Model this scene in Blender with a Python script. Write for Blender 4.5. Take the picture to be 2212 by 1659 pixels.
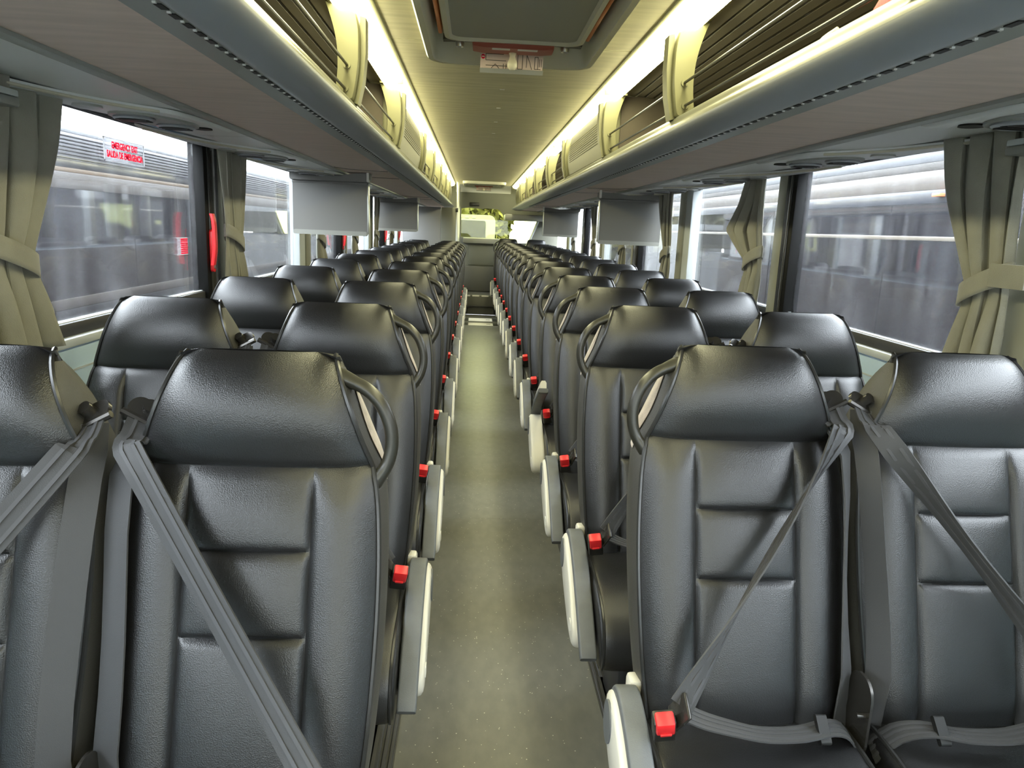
import bpy, bmesh, math, random
from mathutils import Vector, Matrix
from mathutils.geometry import tessellate_polygon
random.seed(7)
R = math.radians
SC = bpy.context.scene
COL = SC.collection
for o in list(bpy.data.objects):
    bpy.data.objects.remove(o)

# ------------------------------------------------------------------ camera, sky, exposure
H = 1.36            # height of the camera above the coach floor
C = 0.115           # the coach centre line lies a little to the right of the camera
cam = bpy.data.cameras.new('camera')
cam.sensor_fit = 'HORIZONTAL'
cam.sensor_width = 36.0
cam.lens = 36.0 * 1600.0 / 2212.0
cam.clip_start = 0.02
camo = bpy.data.objects.new('camera', cam)
COL.objects.link(camo)
yaw, pitch, roll = 0.05702, -0.20717, 0.0418
F = Vector((math.sin(yaw) * math.cos(pitch), math.cos(yaw) * math.cos(pitch), math.sin(pitch)))
Rv = Vector((math.cos(yaw), -math.sin(yaw), 0))
Uv = Rv.cross(F)
R2 = math.cos(roll) * Rv + math.sin(roll) * Uv
U2 = -math.sin(roll) * Rv + math.cos(roll) * Uv
M = Matrix.Identity(4)
for i in range(3):
    M[i][0], M[i][1], M[i][2] = R2[i], U2[i], -F[i]
M[2][3] = H
camo.matrix_world = M
SC.camera = camo

world = bpy.data.worlds.new('world')
SC.world = world
world.use_nodes = True
wn = world.node_tree.nodes
wn['Background'].inputs[0].default_value = (0.91, 0.955, 1.0, 1)
wn['Background'].inputs[1].default_value = 17.0
LAMP = 21.0
SC.view_settings.view_transform = 'Standard'
SC.view_settings.look = 'None'
SC.view_settings.gamma = 1
SC.view_settings.use_curve_mapping = False
SC.view_settings.exposure = 0.5
SC.cycles.max_bounces = 10
SC.cycles.diffuse_bounces = 5
SC.cycles.glossy_bounces = 4
SC.cycles.transparent_max_bounces = 16
SC.cycles.sample_clamp_indirect = 6.0
SC.cycles.use_denoising = True
SC.cycles.caustics_reflective = False
SC.cycles.caustics_refractive = False

# ------------------------------------------------------------------ helpers
class MB:
    """collects shapes, then links them as ONE mesh object"""
    def __init__(s):
        s.v = []
        s.f = []

    def add(s, vs, fs):
        n = len(s.v)
        s.v += [tuple(p) for p in vs]
        s.f += [tuple(i + n for i in f) for f in fs]
        return s

    def bm(s, b):
        b.verts.ensure_lookup_table()
        b.verts.index_update()
        s.add([v.co[:] for v in b.verts], [[v.index for v in f.verts] for f in b.faces])
        b.free()
        return s

    def box(s, x0, x1, y0, y1, z0, z1, bev=0, seg=2, rot=None):
        b = bmesh.new()
        bmesh.ops.create_cube(b, size=1)
        sx, sy, sz = abs(x1 - x0), abs(y1 - y0), abs(z1 - z0)
        for v in b.verts:
            v.co = Vector((v.co.x * sx, v.co.y * sy, v.co.z * sz))
        if bev > 0:
            bev = min(bev, min(sx, sy, sz) * .49)
            bmesh.ops.bevel(b, geom=b.edges[:], offset=bev, segments=seg, affect='EDGES', profile=.5)
        c = Vector(((x0 + x1) / 2, (y0 + y1) / 2, (z0 + z1) / 2))
        m = Matrix.Translation(c) @ (rot.to_4x4() if rot else Matrix.Identity(4))
        bmesh.ops.transform(b, matrix=m, verts=b.verts[:])
        return s.bm(b)

    def tube(s, pts, r, n=10, cap=True, flat=1.0, up=None):
        pts = [Vector(p) for p in pts]
        rs = r if isinstance(r, (list, tuple)) else [r] * len(pts)
        vs = []
        prev = None
        for i, p in enumerate(pts):
            t = (pts[min(i + 1, len(pts) - 1)] - pts[max(i - 1, 0)]).normalized()
            if prev is None:
                a = Vector(up) if up else (Vector((0, 0, 1)) if abs(t.z) < .9 else Vector((1, 0, 0)))
            else:
                a = prev
            a = (a - t * a.dot(t)).normalized()
            prev = a
            b = t.cross(a)
            for k in range(n):
                q = 2 * math.pi * k / n
                vs.append(p + a * math.cos(q) * rs[i] + b * math.sin(q) * rs[i] * flat)
        fs = []
        for i in range(len(pts) - 1):
            for k in range(n):
                fs.append((i * n + k, i * n + (k + 1) % n, (i + 1) * n + (k + 1) % n, (i + 1) * n + k))
        if cap:
            fs.append(tuple(range(n - 1, -1, -1)))
            fs.append(tuple((len(pts) - 1) * n + k for k in range(n)))
        return s.add(vs, fs)

    def cyl(s, p0, p1, r0, r1=None, n=16):
        return s.tube([p0, p1], [r0, r1 if r1 is not None else r0], n)

    def prism(s, outline, a0, a1, axis, holes=()):
        """outline: 2-D points; axis 'x' -> (y,z), 'y' -> (x,z), 'z' -> (x,y)"""
        def P(p, a):
            return {'x': (a, p[0], p[1]), 'y': (p[0], a, p[1]), 'z': (p[0], p[1], a)}[axis]
        loops = [list(outline)] + [list(h) for h in holes]
        flat = [p for l in loops for p in l]
        tri = tessellate_polygon([[Vector((p[0], p[1], 0)) for p in l] for l in loops])
        n = len(flat)
        vs = [P(p, a0) for p in flat] + [P(p, a1) for p in flat]
        fs = [tuple(t) for t in tri] + [tuple(i + n for i in reversed(t)) for t in tri]
        o = 0
        for l in loops:
            m = len(l)
            for i in range(m):
                j = (i + 1) % m
                fs.append((o + i, o + j, o + j + n, o + i + n))
            o += m
        return s.add(vs, fs)

    def grid(s, fn, nu, nv):
        vs = [fn(i / nu, j / nv) for j in range(nv + 1) for i in range(nu + 1)]
        fs = [(j * (nu + 1) + i, j * (nu + 1) + i + 1, (j + 1) * (nu + 1) + i + 1, (j + 1) * (nu + 1) + i)
              for j in range(nv) for i in range(nu)]
        return s.add(vs, fs)

    def loft(s, rings, closed=True, cap=True):
        n = len(rings[0])
        vs = [p for r in rings for p in r]
        fs = []
        for j in range(len(rings) - 1):
            for i in range(n if closed else n - 1):
                k = (i + 1) % n
                fs.append((j * n + i, j * n + k, (j + 1) * n + k, (j + 1) * n + i))
        if cap and closed:
            fs.append(tuple(range(n - 1, -1, -1)))
            fs.append(tuple((len(rings) - 1) * n + k for k in range(n)))
        return s.add(vs, fs)

    def lathe(s, prof, c, n=20, axis='z'):
        rings = []
        for r, h in prof:
            ring = []
            for k in range(n):
                q = 2 * math.pi * k / n
                a, b = r * math.cos(q), r * math.sin(q)
                p = {'z': (a, b, h), 'x': (h, a, b), 'y': (a, h, b)}[axis]
                ring.append((c[0] + p[0], c[1] + p[1], c[2] + p[2]))
            rings.append(ring)
        return s.loft(rings)

    def ribbon(s, pts, wid, th=.0016):
        """a flat strap: pts centre line, wid half-width vectors"""
        pts = [Vector(p) for p in pts]
        wid = [Vector(w) for w in wid]
        rings = []
        for i, p in enumerate(pts):
            t = (pts[min(i + 1, len(pts) - 1)] - pts[max(i - 1, 0)]).normalized()
            nrm = t.cross(wid[i]).normalized() * th
            rings.append([p - wid[i] + nrm, p + wid[i] + nrm, p + wid[i] - nrm, p - wid[i] - nrm])
        return s.loft(rings)

    def build(s, name, mat, parent=None, smooth=40, tri=False):
        me = bpy.data.meshes.new(name)
        me.from_pydata(s.v, [], s.f)
        b = bmesh.new()
        b.from_mesh(me)
        bmesh.ops.remove_doubles(b, verts=b.verts[:], dist=1e-6)
        bmesh.ops.recalc_face_normals(b, faces=b.faces[:])
        b.to_mesh(me)
        b.free()
        if smooth:
            me.shade_smooth()
            me.set_sharp_from_angle(angle=R(smooth))
        me.materials.append(mat)
        o = bpy.data.objects.new(name, me)
        COL.objects.link(o)
        if parent:
            o.parent = parent
        return o


def mirror(b):
    m = MB()
    m.v = [(-p[0], p[1], p[2]) for p in b.v]
    m.f = [tuple(reversed(f)) for f in b.f]
    return m


def thing(name, label, cat, loc=(0, 0, 0), group=None):
    o = bpy.data.objects.new(name, None)
    o.empty_display_size = .05
    COL.objects.link(o)
    o.location = loc
    o['label'] = label
    o['category'] = cat
    if group:
        o['group'] = group
    return o


def tag(o, label, cat, group=None):
    o['label'] = label
    o['category'] = cat
    if group:
        o['group'] = group
    return o


def struct(o):
    o['kind'] = 'structure'
    return o


def kids(o):
    return [c for c in bpy.data.objects if c.parent == o]


def copy_tree(root, children, loc, label, skip=()):
    """copy of a thing with its parts and their sub-parts; children: {obj: [subs]}"""
    r = root.copy()
    COL.objects.link(r)
    r.location = loc
    r['label'] = label
    for ch, subs in children:
        if ch.name.split('.')[0] in skip:
            continue
        c = ch.copy()
        COL.objects.link(c)
        c.parent = r
        for g in subs:
            if g.name.split('.')[0] in skip:
                continue
            d = g.copy()
            COL.objects.link(d)
            d.parent = c
    return r


def tree_of(root):
    ks = kids(root)
    return [(k, kids(k)) for k in ks]


def rrect(x0, x1, y0, y1, r, n=5):
    pts = []
    for cx, cy, a in ((x1 - r, y1 - r, 0), (x0 + r, y1 - r, 90), (x0 + r, y0 + r, 180), (x1 - r, y0 + r, 270)):
        for k in range(n + 1):
            q = R(a + 90 * k / n)
            pts.append((cx + r * math.cos(q), cy + r * math.sin(q)))
    return pts


def ellipse(cx, cy, a, b, n=24, rot=0):
    return [(cx + a * math.cos(t) * math.cos(rot) - b * math.sin(t) * math.sin(rot),
             cy + a * math.cos(t) * math.sin(rot) + b * math.sin(t) * math.cos(rot))
            for t in (2 * math.pi * k / n for k in range(n))]


def lerp(tab, x):
    if x <= tab[0][0]:
        return tab[0][1]
    for (a, va), (b, vb) in zip(tab, tab[1:]):
        if x <= b:
            t = (x - a) / (b - a)
            return va + (vb - va) * t
    return tab[-1][1]


def smooth_tab(tab, n=200):
    """Catmull-Rom resampling so that profiles have no kinks"""
    xs = [t[0] for t in tab]
    out = []
    for i in range(len(tab) - 1):
        p0 = tab[max(i - 1, 0)]
        p1, p2 = tab[i], tab[i + 1]
        p3 = tab[min(i + 2, len(tab) - 1)]
        m1 = (p2[1] - p0[1]) / max(p2[0] - p0[0], 1e-6)
        m2 = (p3[1] - p1[1]) / max(p3[0] - p1[0], 1e-6)
        h = p2[0] - p1[0]
        for k in range(12):
            t = k / 12
            a = (2 * t ** 3 - 3 * t ** 2 + 1) * p1[1] + (t ** 3 - 2 * t ** 2 + t) * h * m1 + \
                (-2 * t ** 3 + 3 * t ** 2) * p2[1] + (t ** 3 - t ** 2) * h * m2
            out.append((p1[0] + h * t, a))
    out.append(tab[-1])
    return out


def spline(pts, n=6):
    P = [Vector(p) for p in pts]
    out = []
    for i in range(len(P) - 1):
        a, b, c, d = P[max(i - 1, 0)], P[i], P[i + 1], P[min(i + 2, len(P) - 1)]
        for k in range(n):
            t = k / n
            out.append(.5 * ((2 * b) + (c - a) * t + (2 * a - 5 * b + 4 * c - d) * t * t + (3 * b - a - 3 * c + d) * t ** 3))
    out.append(P[-1])
    return out


# ------------------------------------------------------------------ materials
def mat(name, col, rough=.5, metal=0, var=.0, vscale=8, bump=0, bscale=60, spec=.5, coat=0, stretch=None,
        sheen=0, col2=None, emit=None, estr=0):
    m = bpy.data.materials.new(name)
    m.use_nodes = True
    nt = m.node_tree
    p = nt.nodes['Principled BSDF']
    p.inputs['Base Color'].default_value = (*col, 1)
    p.inputs['Roughness'].default_value = rough
    p.inputs['Metallic'].default_value = metal
    p.inputs['Specular IOR Level'].default_value = spec
    p.inputs['Coat Weight'].default_value = coat
    p.inputs['Sheen Weight'].default_value = sheen
    if emit:
        p.inputs['Emission Color'].default_value = (*emit, 1)
        p.inputs['Emission Strength'].default_value = estr
    tc = nt.nodes.new('ShaderNodeTexCoord')
    vec = tc.outputs['Object']
    if stretch:
        mp = nt.nodes.new('ShaderNodeMapping')
        mp.inputs['Scale'].default_value = stretch
        nt.links.new(vec, mp.inputs['Vector'])
        vec = mp.outputs['Vector']
    if var or col2:
        n = nt.nodes.new('ShaderNodeTexNoise')
        n.inputs['Scale'].default_value = vscale
        n.inputs['Detail'].default_value = 5
        nt.links.new(vec, n.inputs['Vector'])
        mx = nt.nodes.new('ShaderNodeMix')
        mx.data_type = 'RGBA'
        c2 = col2 if col2 else tuple(max(0, c * (1 - var)) for c in col)
        c1 = col if col2 else tuple(min(1, c * (1 + var)) for c in col)
        mx.inputs[6].default_value = (*c1, 1)
        mx.inputs[7].default_value = (*c2, 1)
        rm = nt.nodes.new('ShaderNodeMapRange')
        rm.inputs['From Min'].default_value = .35
        rm.inputs['From Max'].default_value = .65
        nt.links.new(n.outputs['Fac'], rm.inputs['Value'])
        nt.links.new(rm.outputs['Result'], mx.inputs[0])
        nt.links.new(mx.outputs[2], p.inputs['Base Color'])
    if bump:
        n2 = nt.nodes.new('ShaderNodeTexNoise')
        n2.inputs['Scale'].default_value = bscale
        n2.inputs['Detail'].default_value = 3
        nt.links.new(vec, n2.inputs['Vector'])
        bp = nt.nodes.new('ShaderNodeBump')
        bp.inputs['Strength'].default_value = bump
        bp.inputs['Distance'].default_value = .004
        nt.links.new(n2.outputs['Fac'], bp.inputs['Height'])
        nt.links.new(bp.outputs['Normal'], p.inputs['Normal'])
    return m


def glass(name, tint, dirt, dirtcol, streak=True, gloss=1.0):
    m = bpy.data.materials.new(name)
    m.use_nodes = True
    nt = m.node_tree
    nt.nodes.remove(nt.nodes['Principled BSDF'])
    out = nt.nodes['Material Output']
    tr = nt.nodes.new('ShaderNodeBsdfTransparent')
    tr.inputs[0].default_value = (*tint, 1)
    gl = nt.nodes.new('ShaderNodeBsdfGlossy')
    gl.inputs['Roughness'].default_value = .0
    # Schlick reflectance, the same from both faces of the pane
    fr = nt.nodes.new('ShaderNodeLayerWeight')
    fr.inputs['Blend'].default_value = .5
    pw = nt.nodes.new('ShaderNodeMath')
    pw.operation = 'POWER'
    pw.inputs[1].default_value = 5
    nt.links.new(fr.outputs['Facing'], pw.inputs[0])
    mm = nt.nodes.new('ShaderNodeMath')
    mm.operation = 'MULTIPLY_ADD'
    mm.inputs[1].default_value = .95 * gloss
    mm.inputs[2].default_value = .042 * gloss
    nt.links.new(pw.outputs[0], mm.inputs[0])
    m1 = nt.nodes.new('ShaderNodeMixShader')
    nt.links.new(mm.outputs[0], m1.inputs[0])
    nt.links.new(tr.outputs[0], m1.inputs[1])
    nt.links.new(gl.outputs[0], m1.inputs[2])
    df = nt.nodes.new('ShaderNodeBsdfDiffuse')
    df.inputs[0].default_value = (*dirtcol, 1)
    tl = nt.nodes.new('ShaderNodeBsdfTranslucent')
    tl.inputs[0].default_value = (*dirtcol, 1)
    m2 = nt.nodes.new('ShaderNodeMixShader')
    m2.inputs[0].default_value = .6
    nt.links.new(df.outputs[0], m2.inputs[1])
    nt.links.new(tl.outputs[0], m2.inputs[2])
    tc = nt.nodes.new('ShaderNodeTexCoord')
    mp = nt.nodes.new('ShaderNodeMapping')
    mp.inputs['Scale'].default_value = (3, 9, .7) if streak else (2, 2, 2)
    nt.links.new(tc.outputs['Object'], mp.inputs['Vector'])
    n = nt.nodes.new('ShaderNodeTexNoise')
    n.inputs['Scale'].default_value = 2.2
    n.inputs['Detail'].default_value = 7
    n.inputs['Roughness'].default_value = .65
    nt.links.new(mp.outputs[0], n.inputs['Vector'])
    rm = nt.nodes.new('ShaderNodeMapRange')
    rm.inputs['From Min'].default_value = .42
    rm.inputs['From Max'].default_value = .78
    rm.inputs['To Min'].default_value = dirt * .45
    rm.inputs['To Max'].default_value = dirt * 2.2
    nt.links.new(n.outputs['Fac'], rm.inputs['Value'])
    # small specks of dried water
    vo = nt.nodes.new('ShaderNodeTexVoronoi')
    vo.inputs['Scale'].default_value = 38
    nt.links.new(tc.outputs['Object'], vo.inputs['Vector'])
    lt = nt.nodes.new('ShaderNodeMath')
    lt.operation = 'LESS_THAN'
    lt.inputs[1].default_value = .07
    nt.links.new(vo.outputs['Distance'], lt.inputs[0])
    sc = nt.nodes.new('ShaderNodeMath')
    sc.operation = 'MULTIPLY_ADD'
    sc.inputs[1].default_value = dirt * 2.0
    nt.links.new(lt.outputs[0], sc.inputs[0])
    nt.links.new(rm.outputs['Result'], sc.inputs[2])
    m3 = nt.nodes.new('ShaderNodeMixShader')
    nt.links.new(sc.outputs[0], m3.inputs[0])
    nt.links.new(m1.outputs[0], m3.inputs[1])
    nt.links.new(m2.outputs[0], m3.inputs[2])
    nt.links.new(m3.outputs[0], out.inputs['Surface'])
    return m


def leather(name, col, rough):
    m = bpy.data.materials.new(name)
    m.use_nodes = True
    nt = m.node_tree
    p = nt.nodes['Principled BSDF']
    p.inputs['Base Color'].default_value = (*col, 1)
    p.inputs['Roughness'].default_value = rough
    p.inputs['Specular IOR Level'].default_value = .68
    tc = nt.nodes.new('ShaderNodeTexCoord')
    vo = nt.nodes.new('ShaderNodeTexVoronoi')
    vo.inputs['Scale'].default_value = 520
    nt.links.new(tc.outputs['Object'], vo.inputs['Vector'])
    n = nt.nodes.new('ShaderNodeTexNoise')
    n.inputs['Scale'].default_value = 26
    n.inputs['Detail'].default_value = 3
    nt.links.new(tc.outputs['Object'], n.inputs['Vector'])
    ad = nt.nodes.new('ShaderNodeMath')
    ad.operation = 'MULTIPLY_ADD'
    ad.inputs[1].default_value = .7
    nt.links.new(n.outputs['Fac'], ad.inputs[0])
    nt.links.new(vo.outputs['Distance'], ad.inputs[2])
    bp = nt.nodes.new('ShaderNodeBump')
    bp.inputs['Strength'].default_value = .22
    bp.inputs['Distance'].default_value = .0014
    nt.links.new(ad.outputs[0], bp.inputs['Height'])
    nt.links.new(bp.outputs['Normal'], p.inputs['Normal'])
    return m


M_leather = leather('black_leather', (.0105, .0105, .0115), .38)
M_leather_hd = leather('black_headrest_leather', (.009, .009, .0095), .35)
M_side = leather('side_leather', (.04, .038, .033), .5)
M_piping = mat('piping', (.02, .02, .02), .28)
M_velour = mat('velour', (.36, .30, .29), .9, var=.18, vscale=40, bump=.3, bscale=300, sheen=.4)
M_blackpl = mat('black_plastic', (.018, .018, .017), .32)
M_handle = mat('handle_plastic', (.022, .021, .016), .34)
M_chrome = mat('dark_chrome', (.055, .052, .048), .24, metal=.6)
M_steel = mat('steel', (.5, .5, .48), .3, metal=1)
M_red = mat('red_plastic', (.75, .02, .025), .35)
M_pad = mat('armrest_grey', (.105, .112, .122), .5, var=.08, vscale=20, bump=.15, bscale=500)
M_shell = mat('armrest_beige', (.60, .58, .52), .42)
M_base = mat('seat_base_black', (.02, .02, .022), .5)


def belt_mat():
    m = bpy.data.materials.new('belt_webbing')
    m.use_nodes = True
    nt = m.node_tree
    p = nt.nodes['Principled BSDF']
    p.inputs['Roughness'].default_value = .62
    p.inputs['Sheen Weight'].default_value = .08
    p.inputs['Base Color'].default_value = (.040, .040, .042, 1)
    tc = nt.nodes.new('ShaderNodeTexCoord')
    n = nt.nodes.new('ShaderNodeTexNoise')
    n.inputs['Scale'].default_value = 700
    nt.links.new(tc.outputs['Object'], n.inputs['Vector'])
    b = nt.nodes.new('ShaderNodeBump')
    b.inputs['Strength'].default_value = .25
    b.inputs['Distance'].default_value = .001
    nt.links.new(n.outputs['Fac'], b.inputs['Height'])
    nt.links.new(b.outputs['Normal'], p.inputs['Normal'])
    return m


M_belt = belt_mat()
M_belt2 = mat('belt_stripe', (.058, .058, .062), .6)
M_cream = mat('cream_rack_plastic', (.19, .182, .09), .45)
M_cream_rail = mat('rack_rail_paint', (.17, .17, .13), .36, spec=.5)
M_fascia = mat('rack_fascia_grey', (.34, .355, .375), .36)
M_brown = mat('brown_fabric_panel', (.70, .545, .47), .6, var=.06, vscale=5, stretch=(1, 7, 1), bump=.08, bscale=200)
M_service = mat('service_strip_grey', (.78, .785, .77), .36)
M_trimgrey = mat('trim_grey', (.28, .285, .26), .42)
M_slot = mat('slot_black', (.006, .006, .006), .6)
M_ceiling = mat('ceiling_fabric', (.47, .44, .31), .8, var=.09, vscale=6, stretch=(.6, 5, 1), bump=.12, bscale=90)
M_rackback = mat('rack_back_dark', (.12, .10, .075), .75, var=.12, vscale=4)
M_ridge = mat('rack_ridge', (.16, .15, .12), .6)
M_floor = mat('aisle_vinyl', (.112, .113, .104), .34, col2=(.138, .138, .125), vscale=11, stretch=(2.5, 1.2, 1), bump=.04, bscale=300)
M_rib = mat('ribbed_trim', (.045, .045, .047), .4)
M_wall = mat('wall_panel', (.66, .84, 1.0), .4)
M_olive = mat('pillar_olive', (.30, .30, .24), .5)
M_white = mat('white_post', (.62, .66, .67), .45)
M_pillar = mat('pillar_black', (.005, .005, .005), .5, spec=.2)
M_pillar2 = mat('pillar_gloss', (.05, .05, .048), .2)
M_gasket = mat('gasket', (.03, .03, .033), .5)
M_curtain = mat('curtain_cloth', (.31, .30, .245), .85, var=.06, vscale=14, bump=.25, bscale=420, sheen=.3)
M_monitor = mat('monitor_grey', (.17, .168, .158), .55, bump=.1, bscale=500)
M_rear = mat('rear_wall_grey', (.16, .165, .135), .55, var=.05, vscale=3)
M_reardark = mat('rear_dark', (.10, .10, .085), .5)
M_toilet = mat('cabin_laminate', (.27, .27, .27), .5, bump=.06, bscale=300)
M_hatch = mat('hatch_grey', (.58, .58, .49), .45)
M_lid = mat('hatch_lid', (.31, .31, .265), .5, bump=.06, bscale=300)
M_orange = mat('orange_seal', (.75, .25, .07), .5)
M_brick = mat('brick_red', (.34, .085, .06), .45)
M_beige = mat('beige_knob', (.62, .58, .45), .35)
M_sticker = mat('sticker_pink', (.62, .50, .46), .5)
M_paper = mat('white_label', (.75, .74, .70), .5)
M_ink = mat('label_ink', (.05, .045, .04), .6)
M_silver = mat('foil', (.55, .56, .53), .3, metal=.6)
M_grille = mat('grille_dark', (.13, .125, .095), .6)
M_glass = glass('window_glass', (.84, .86, .87), .022, (.8, .82, .88), gloss=1.2)
M_glass_front = glass('windscreen_glass', (.55, .56, .54), .005, (.8, .82, .88))
M_glass_rear = glass('rear_glass', (.60, .61, .40), .002, (.85, .85, .75))
M_light = bpy.data.materials.new('light_diffuser')
M_light.use_nodes = True
_p = M_light.node_tree.nodes['Principled BSDF']
_p.inputs['Base Color'].default_value = (.9, .9, .8, 1)
_p.inputs['Emission Color'].default_value = (1.0, .95, .56, 1)
_p.inputs['Emission Strength'].default_value = LAMP

Z = lambda z: z + H            # heights measured from the camera

# ------------------------------------------------------------------ the setting
Y0, Y1 = -1.8, 12.42
XL, XR = C - 1.2, C + 1.2

fl = MB().box(-.19, .44, Y0, 3.33, -.05, 0).box(-.19, .44, 3.332, 11.7, -.05, -.0006)
fl.box(XL - .05, -.19, Y0, Y1, -.05, -.001).box(.44, XR + .05, Y0, Y1, -.05, -.001)
floor = struct(fl.build('floor', M_floor))
# vinyl flecks on the aisle floor are colour in the material
nt = M_floor.node_tree
_pb = nt.nodes['Principled BSDF']
_src = _pb.inputs['Base Color'].links[0].from_socket
tc = nt.nodes.new('ShaderNodeTexCoord')
vo = nt.nodes.new('ShaderNodeTexVoronoi')
vo.inputs['Scale'].default_value = 62
nt.links.new(tc.outputs['Object'], vo.inputs['Vector'])
lt = nt.nodes.new('ShaderNodeMath')
lt.operation = 'LESS_THAN'
lt.inputs[1].default_value = .10
nt.links.new(vo.outputs['Distance'], lt.inputs[0])
vn = nt.nodes.new('ShaderNodeTexNoise')
vn.inputs['Scale'].default_value = 40
nt.links.new(tc.outputs['Object'], vn.inputs['Vector'])
l2 = nt.nodes.new('ShaderNodeMath')
l2.operation = 'GREATER_THAN'
l2.inputs[1].default_value = .5
nt.links.new(vn.outputs['Fac'], l2.inputs[0])
l3 = nt.nodes.new('ShaderNodeMath')
l3.operation = 'MULTIPLY'
nt.links.new(lt.outputs[0], l3.inputs[0])
nt.links.new(l2.outputs[0], l3.inputs[1])
mx = nt.nodes.new('ShaderNodeMix')
mx.data_type = 'RGBA'
mx.inputs[7].default_value = (.55, .54, .47, 1)
nt.links.new(l3.outputs[0], mx.inputs[0])
nt.links.new(_src, mx.inputs[6])
nt.links.new(mx.outputs[2], _pb.inputs['Base Color'])

# ribbed mouldings on both sides of the aisle
for k, (xa, xb) in enumerate(((-.255, -.168), (.405, .492))):
    b = MB().box(xa, xb, Y0, 11.6, 0, .006)
    n = 5
    for i in range(n):
        x = xa + (xb - xa) * (i + .5) / n
        b.box(x - .0055, x + .0055, Y0, 11.6, .005, .012, bev=.002, seg=1)
    struct(b.build('trim_%d' % (k + 1), M_rib))

# side walls below and above the windows, with the outer skin of the coach
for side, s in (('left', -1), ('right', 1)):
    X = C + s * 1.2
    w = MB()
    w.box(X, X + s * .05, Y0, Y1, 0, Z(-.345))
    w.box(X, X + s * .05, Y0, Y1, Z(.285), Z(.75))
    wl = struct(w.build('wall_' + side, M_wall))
    b = MB().box(X - s * .022, X + s * .05, Y0, Y1, Z(-.36), Z(-.335), bev=.006)
    b.box(X - s * .004, X, Y0, Y1, Z(-.43), Z(-.425))
    struct(b.build('trim_%d' % (3 + (s > 0)), M_white))
    # outer skin in cream and grey, seen reflected in the neighbouring coaches
    e = MB().box(X + s * .06, X + s * .09, Y0, Y1, Z(.30), Z(.80))
    e.box(X + s * .06, X + s * .09, Y0, Y1, Z(-2.3), Z(-.36))
    struct(e.build('wall_outer_' + side, mat('coach_skin_' + side, (.14, .125, .105), .4)))

# windows: glass between the posts
dark = {-1: [(3.08, 3.24), (6.12, 6.34), (8.97, 9.2)], 1: [(3.06, 3.16), (5.95, 6.15), (8.92, 9.12)]}
light = {-1: [(1.62, 1.80), (4.70, 4.98), (7.72, 7.98), (10.55, 10.8)], 1: [(1.55, 1.75), (4.55, 4.80), (7.55, 7.8), (10.4, 10.65)]}
wi = 0
ti = 5
for s in (-1, 1):
    X = C + s * 1.2
    posts = sorted(dark[s] + light[s])
    ya = Y0
    yend = 11.32 if s < 0 else Y1 - .35
    for p in posts + [(yend, yend)]:
        wi += 1
        win = struct(MB().box(X + s * .001, X + s * .05, ya, p[0], Z(-.346), Z(-.300), bev=.004).box(
            X + s * .018, X + s * .045, ya, p[0], Z(.275), Z(.29)).build('window_%d' % wi, M_gasket))
        MB().box(X + s * .028, X + s * .034, ya, p[0], Z(-.32), Z(.28)).build('pane', M_glass, win)
        MB().box(X + s * .012, X + s * .024, ya, p[0], Z(-.3015), Z(-.2975)).build('bright_strip', M_white, win)
        ya = p[1]
    for (a, b_) in dark[s]:
        m = MB().box(X - s * .012, X + s * .05, a, b_, Z(-.345), Z(.29), bev=.004)
        o = struct(m.build('trim_%d' % ti, M_pillar))
        MB().box(X - s * .016, X - s * .010, a + .035, b_ - .045, Z(-.335), Z(.28), bev=.002).build('cover_strip', M_pillar2, o)
        MB().box(X - s * .008, X + s * .04, b_ + .002, b_ + .10, Z(-.345), Z(.29), bev=.01).build('post_cover', M_olive, o)
        ti += 1
    for (a, b_) in light[s]:
        w = b_ - a
        m = MB().box(X - s * .01, X + s * .05, a, a + w * .52, Z(-.345), Z(.29), bev=.008)
        o = struct(m.build('trim_%d' % ti, M_white))
        MB().box(X - s * .018, X + s * .04, a + w * .54, b_, Z(-.345), Z(.29), bev=.01).build('post_cover', M_olive, o)
        ti += 1

# ceiling: backing and fabric panels
rb = MB().prism([(XL - .1, Y0), (XR + .1, Y0), (XR + .1, Y1 + .05), (XL - .1, Y1 + .05)], Z(.74), Z(.80), 'z')
ceil = struct(rb.build('ceiling', M_hatch))
hx0, hx1, hy1 = C - .31, C + .325, 3.08
cz = Z(.652)


def cpanel(outline):
    return MB().prism(outline, cz, cz + .03, 'z').build('panel', M_ceiling, ceil)


xa, xb = C - .445, C + .445
cpanel([(xa, Y0), (hx0, Y0), (hx0, 2.885), (xa, 2.885)])
cpanel([(hx1, Y0), (xb, Y0), (xb, 2.885), (hx1, 2.885)])
cpanel([(hx0, Y0), (hx1, Y0), (hx1, 2.05), (hx0, 2.05)])
cpanel([(xa, 2.893), (hx0, 2.893), (hx0, hy1), (hx1, hy1), (hx1, 2.893), (xb, 2.893), (xb, 6.1), (xa, 6.1)])
cpanel([(xa, 6.108), (xb, 6.108), (xb, 9.0), (xa, 9.0)])
cpanel([(xa, 9.008), (xb, 9.008), (xb, 11.35), (xa, 11.35)])
cpanel([(xa, 11.35), (C - .28, 11.35), (C - .28, Y1 - .25), (xa, Y1 - .25)])
cpanel([(C + .28, 11.35), (xb, 11.35), (xb, Y1 - .25), (C + .28, Y1 - .25)])
# olive trims along the panel edges
for s in (-1, 1):
    m = MB().box(C + s * .440, C + s * .458, Y0, Y1 - .2, Z(.646), Z(.66), bev=.003)
    struct(m.build('trim_%d' % ti, mat('edge_trim_%d' % ti, (.34, .34, .22), .4)))
    ti += 1

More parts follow.
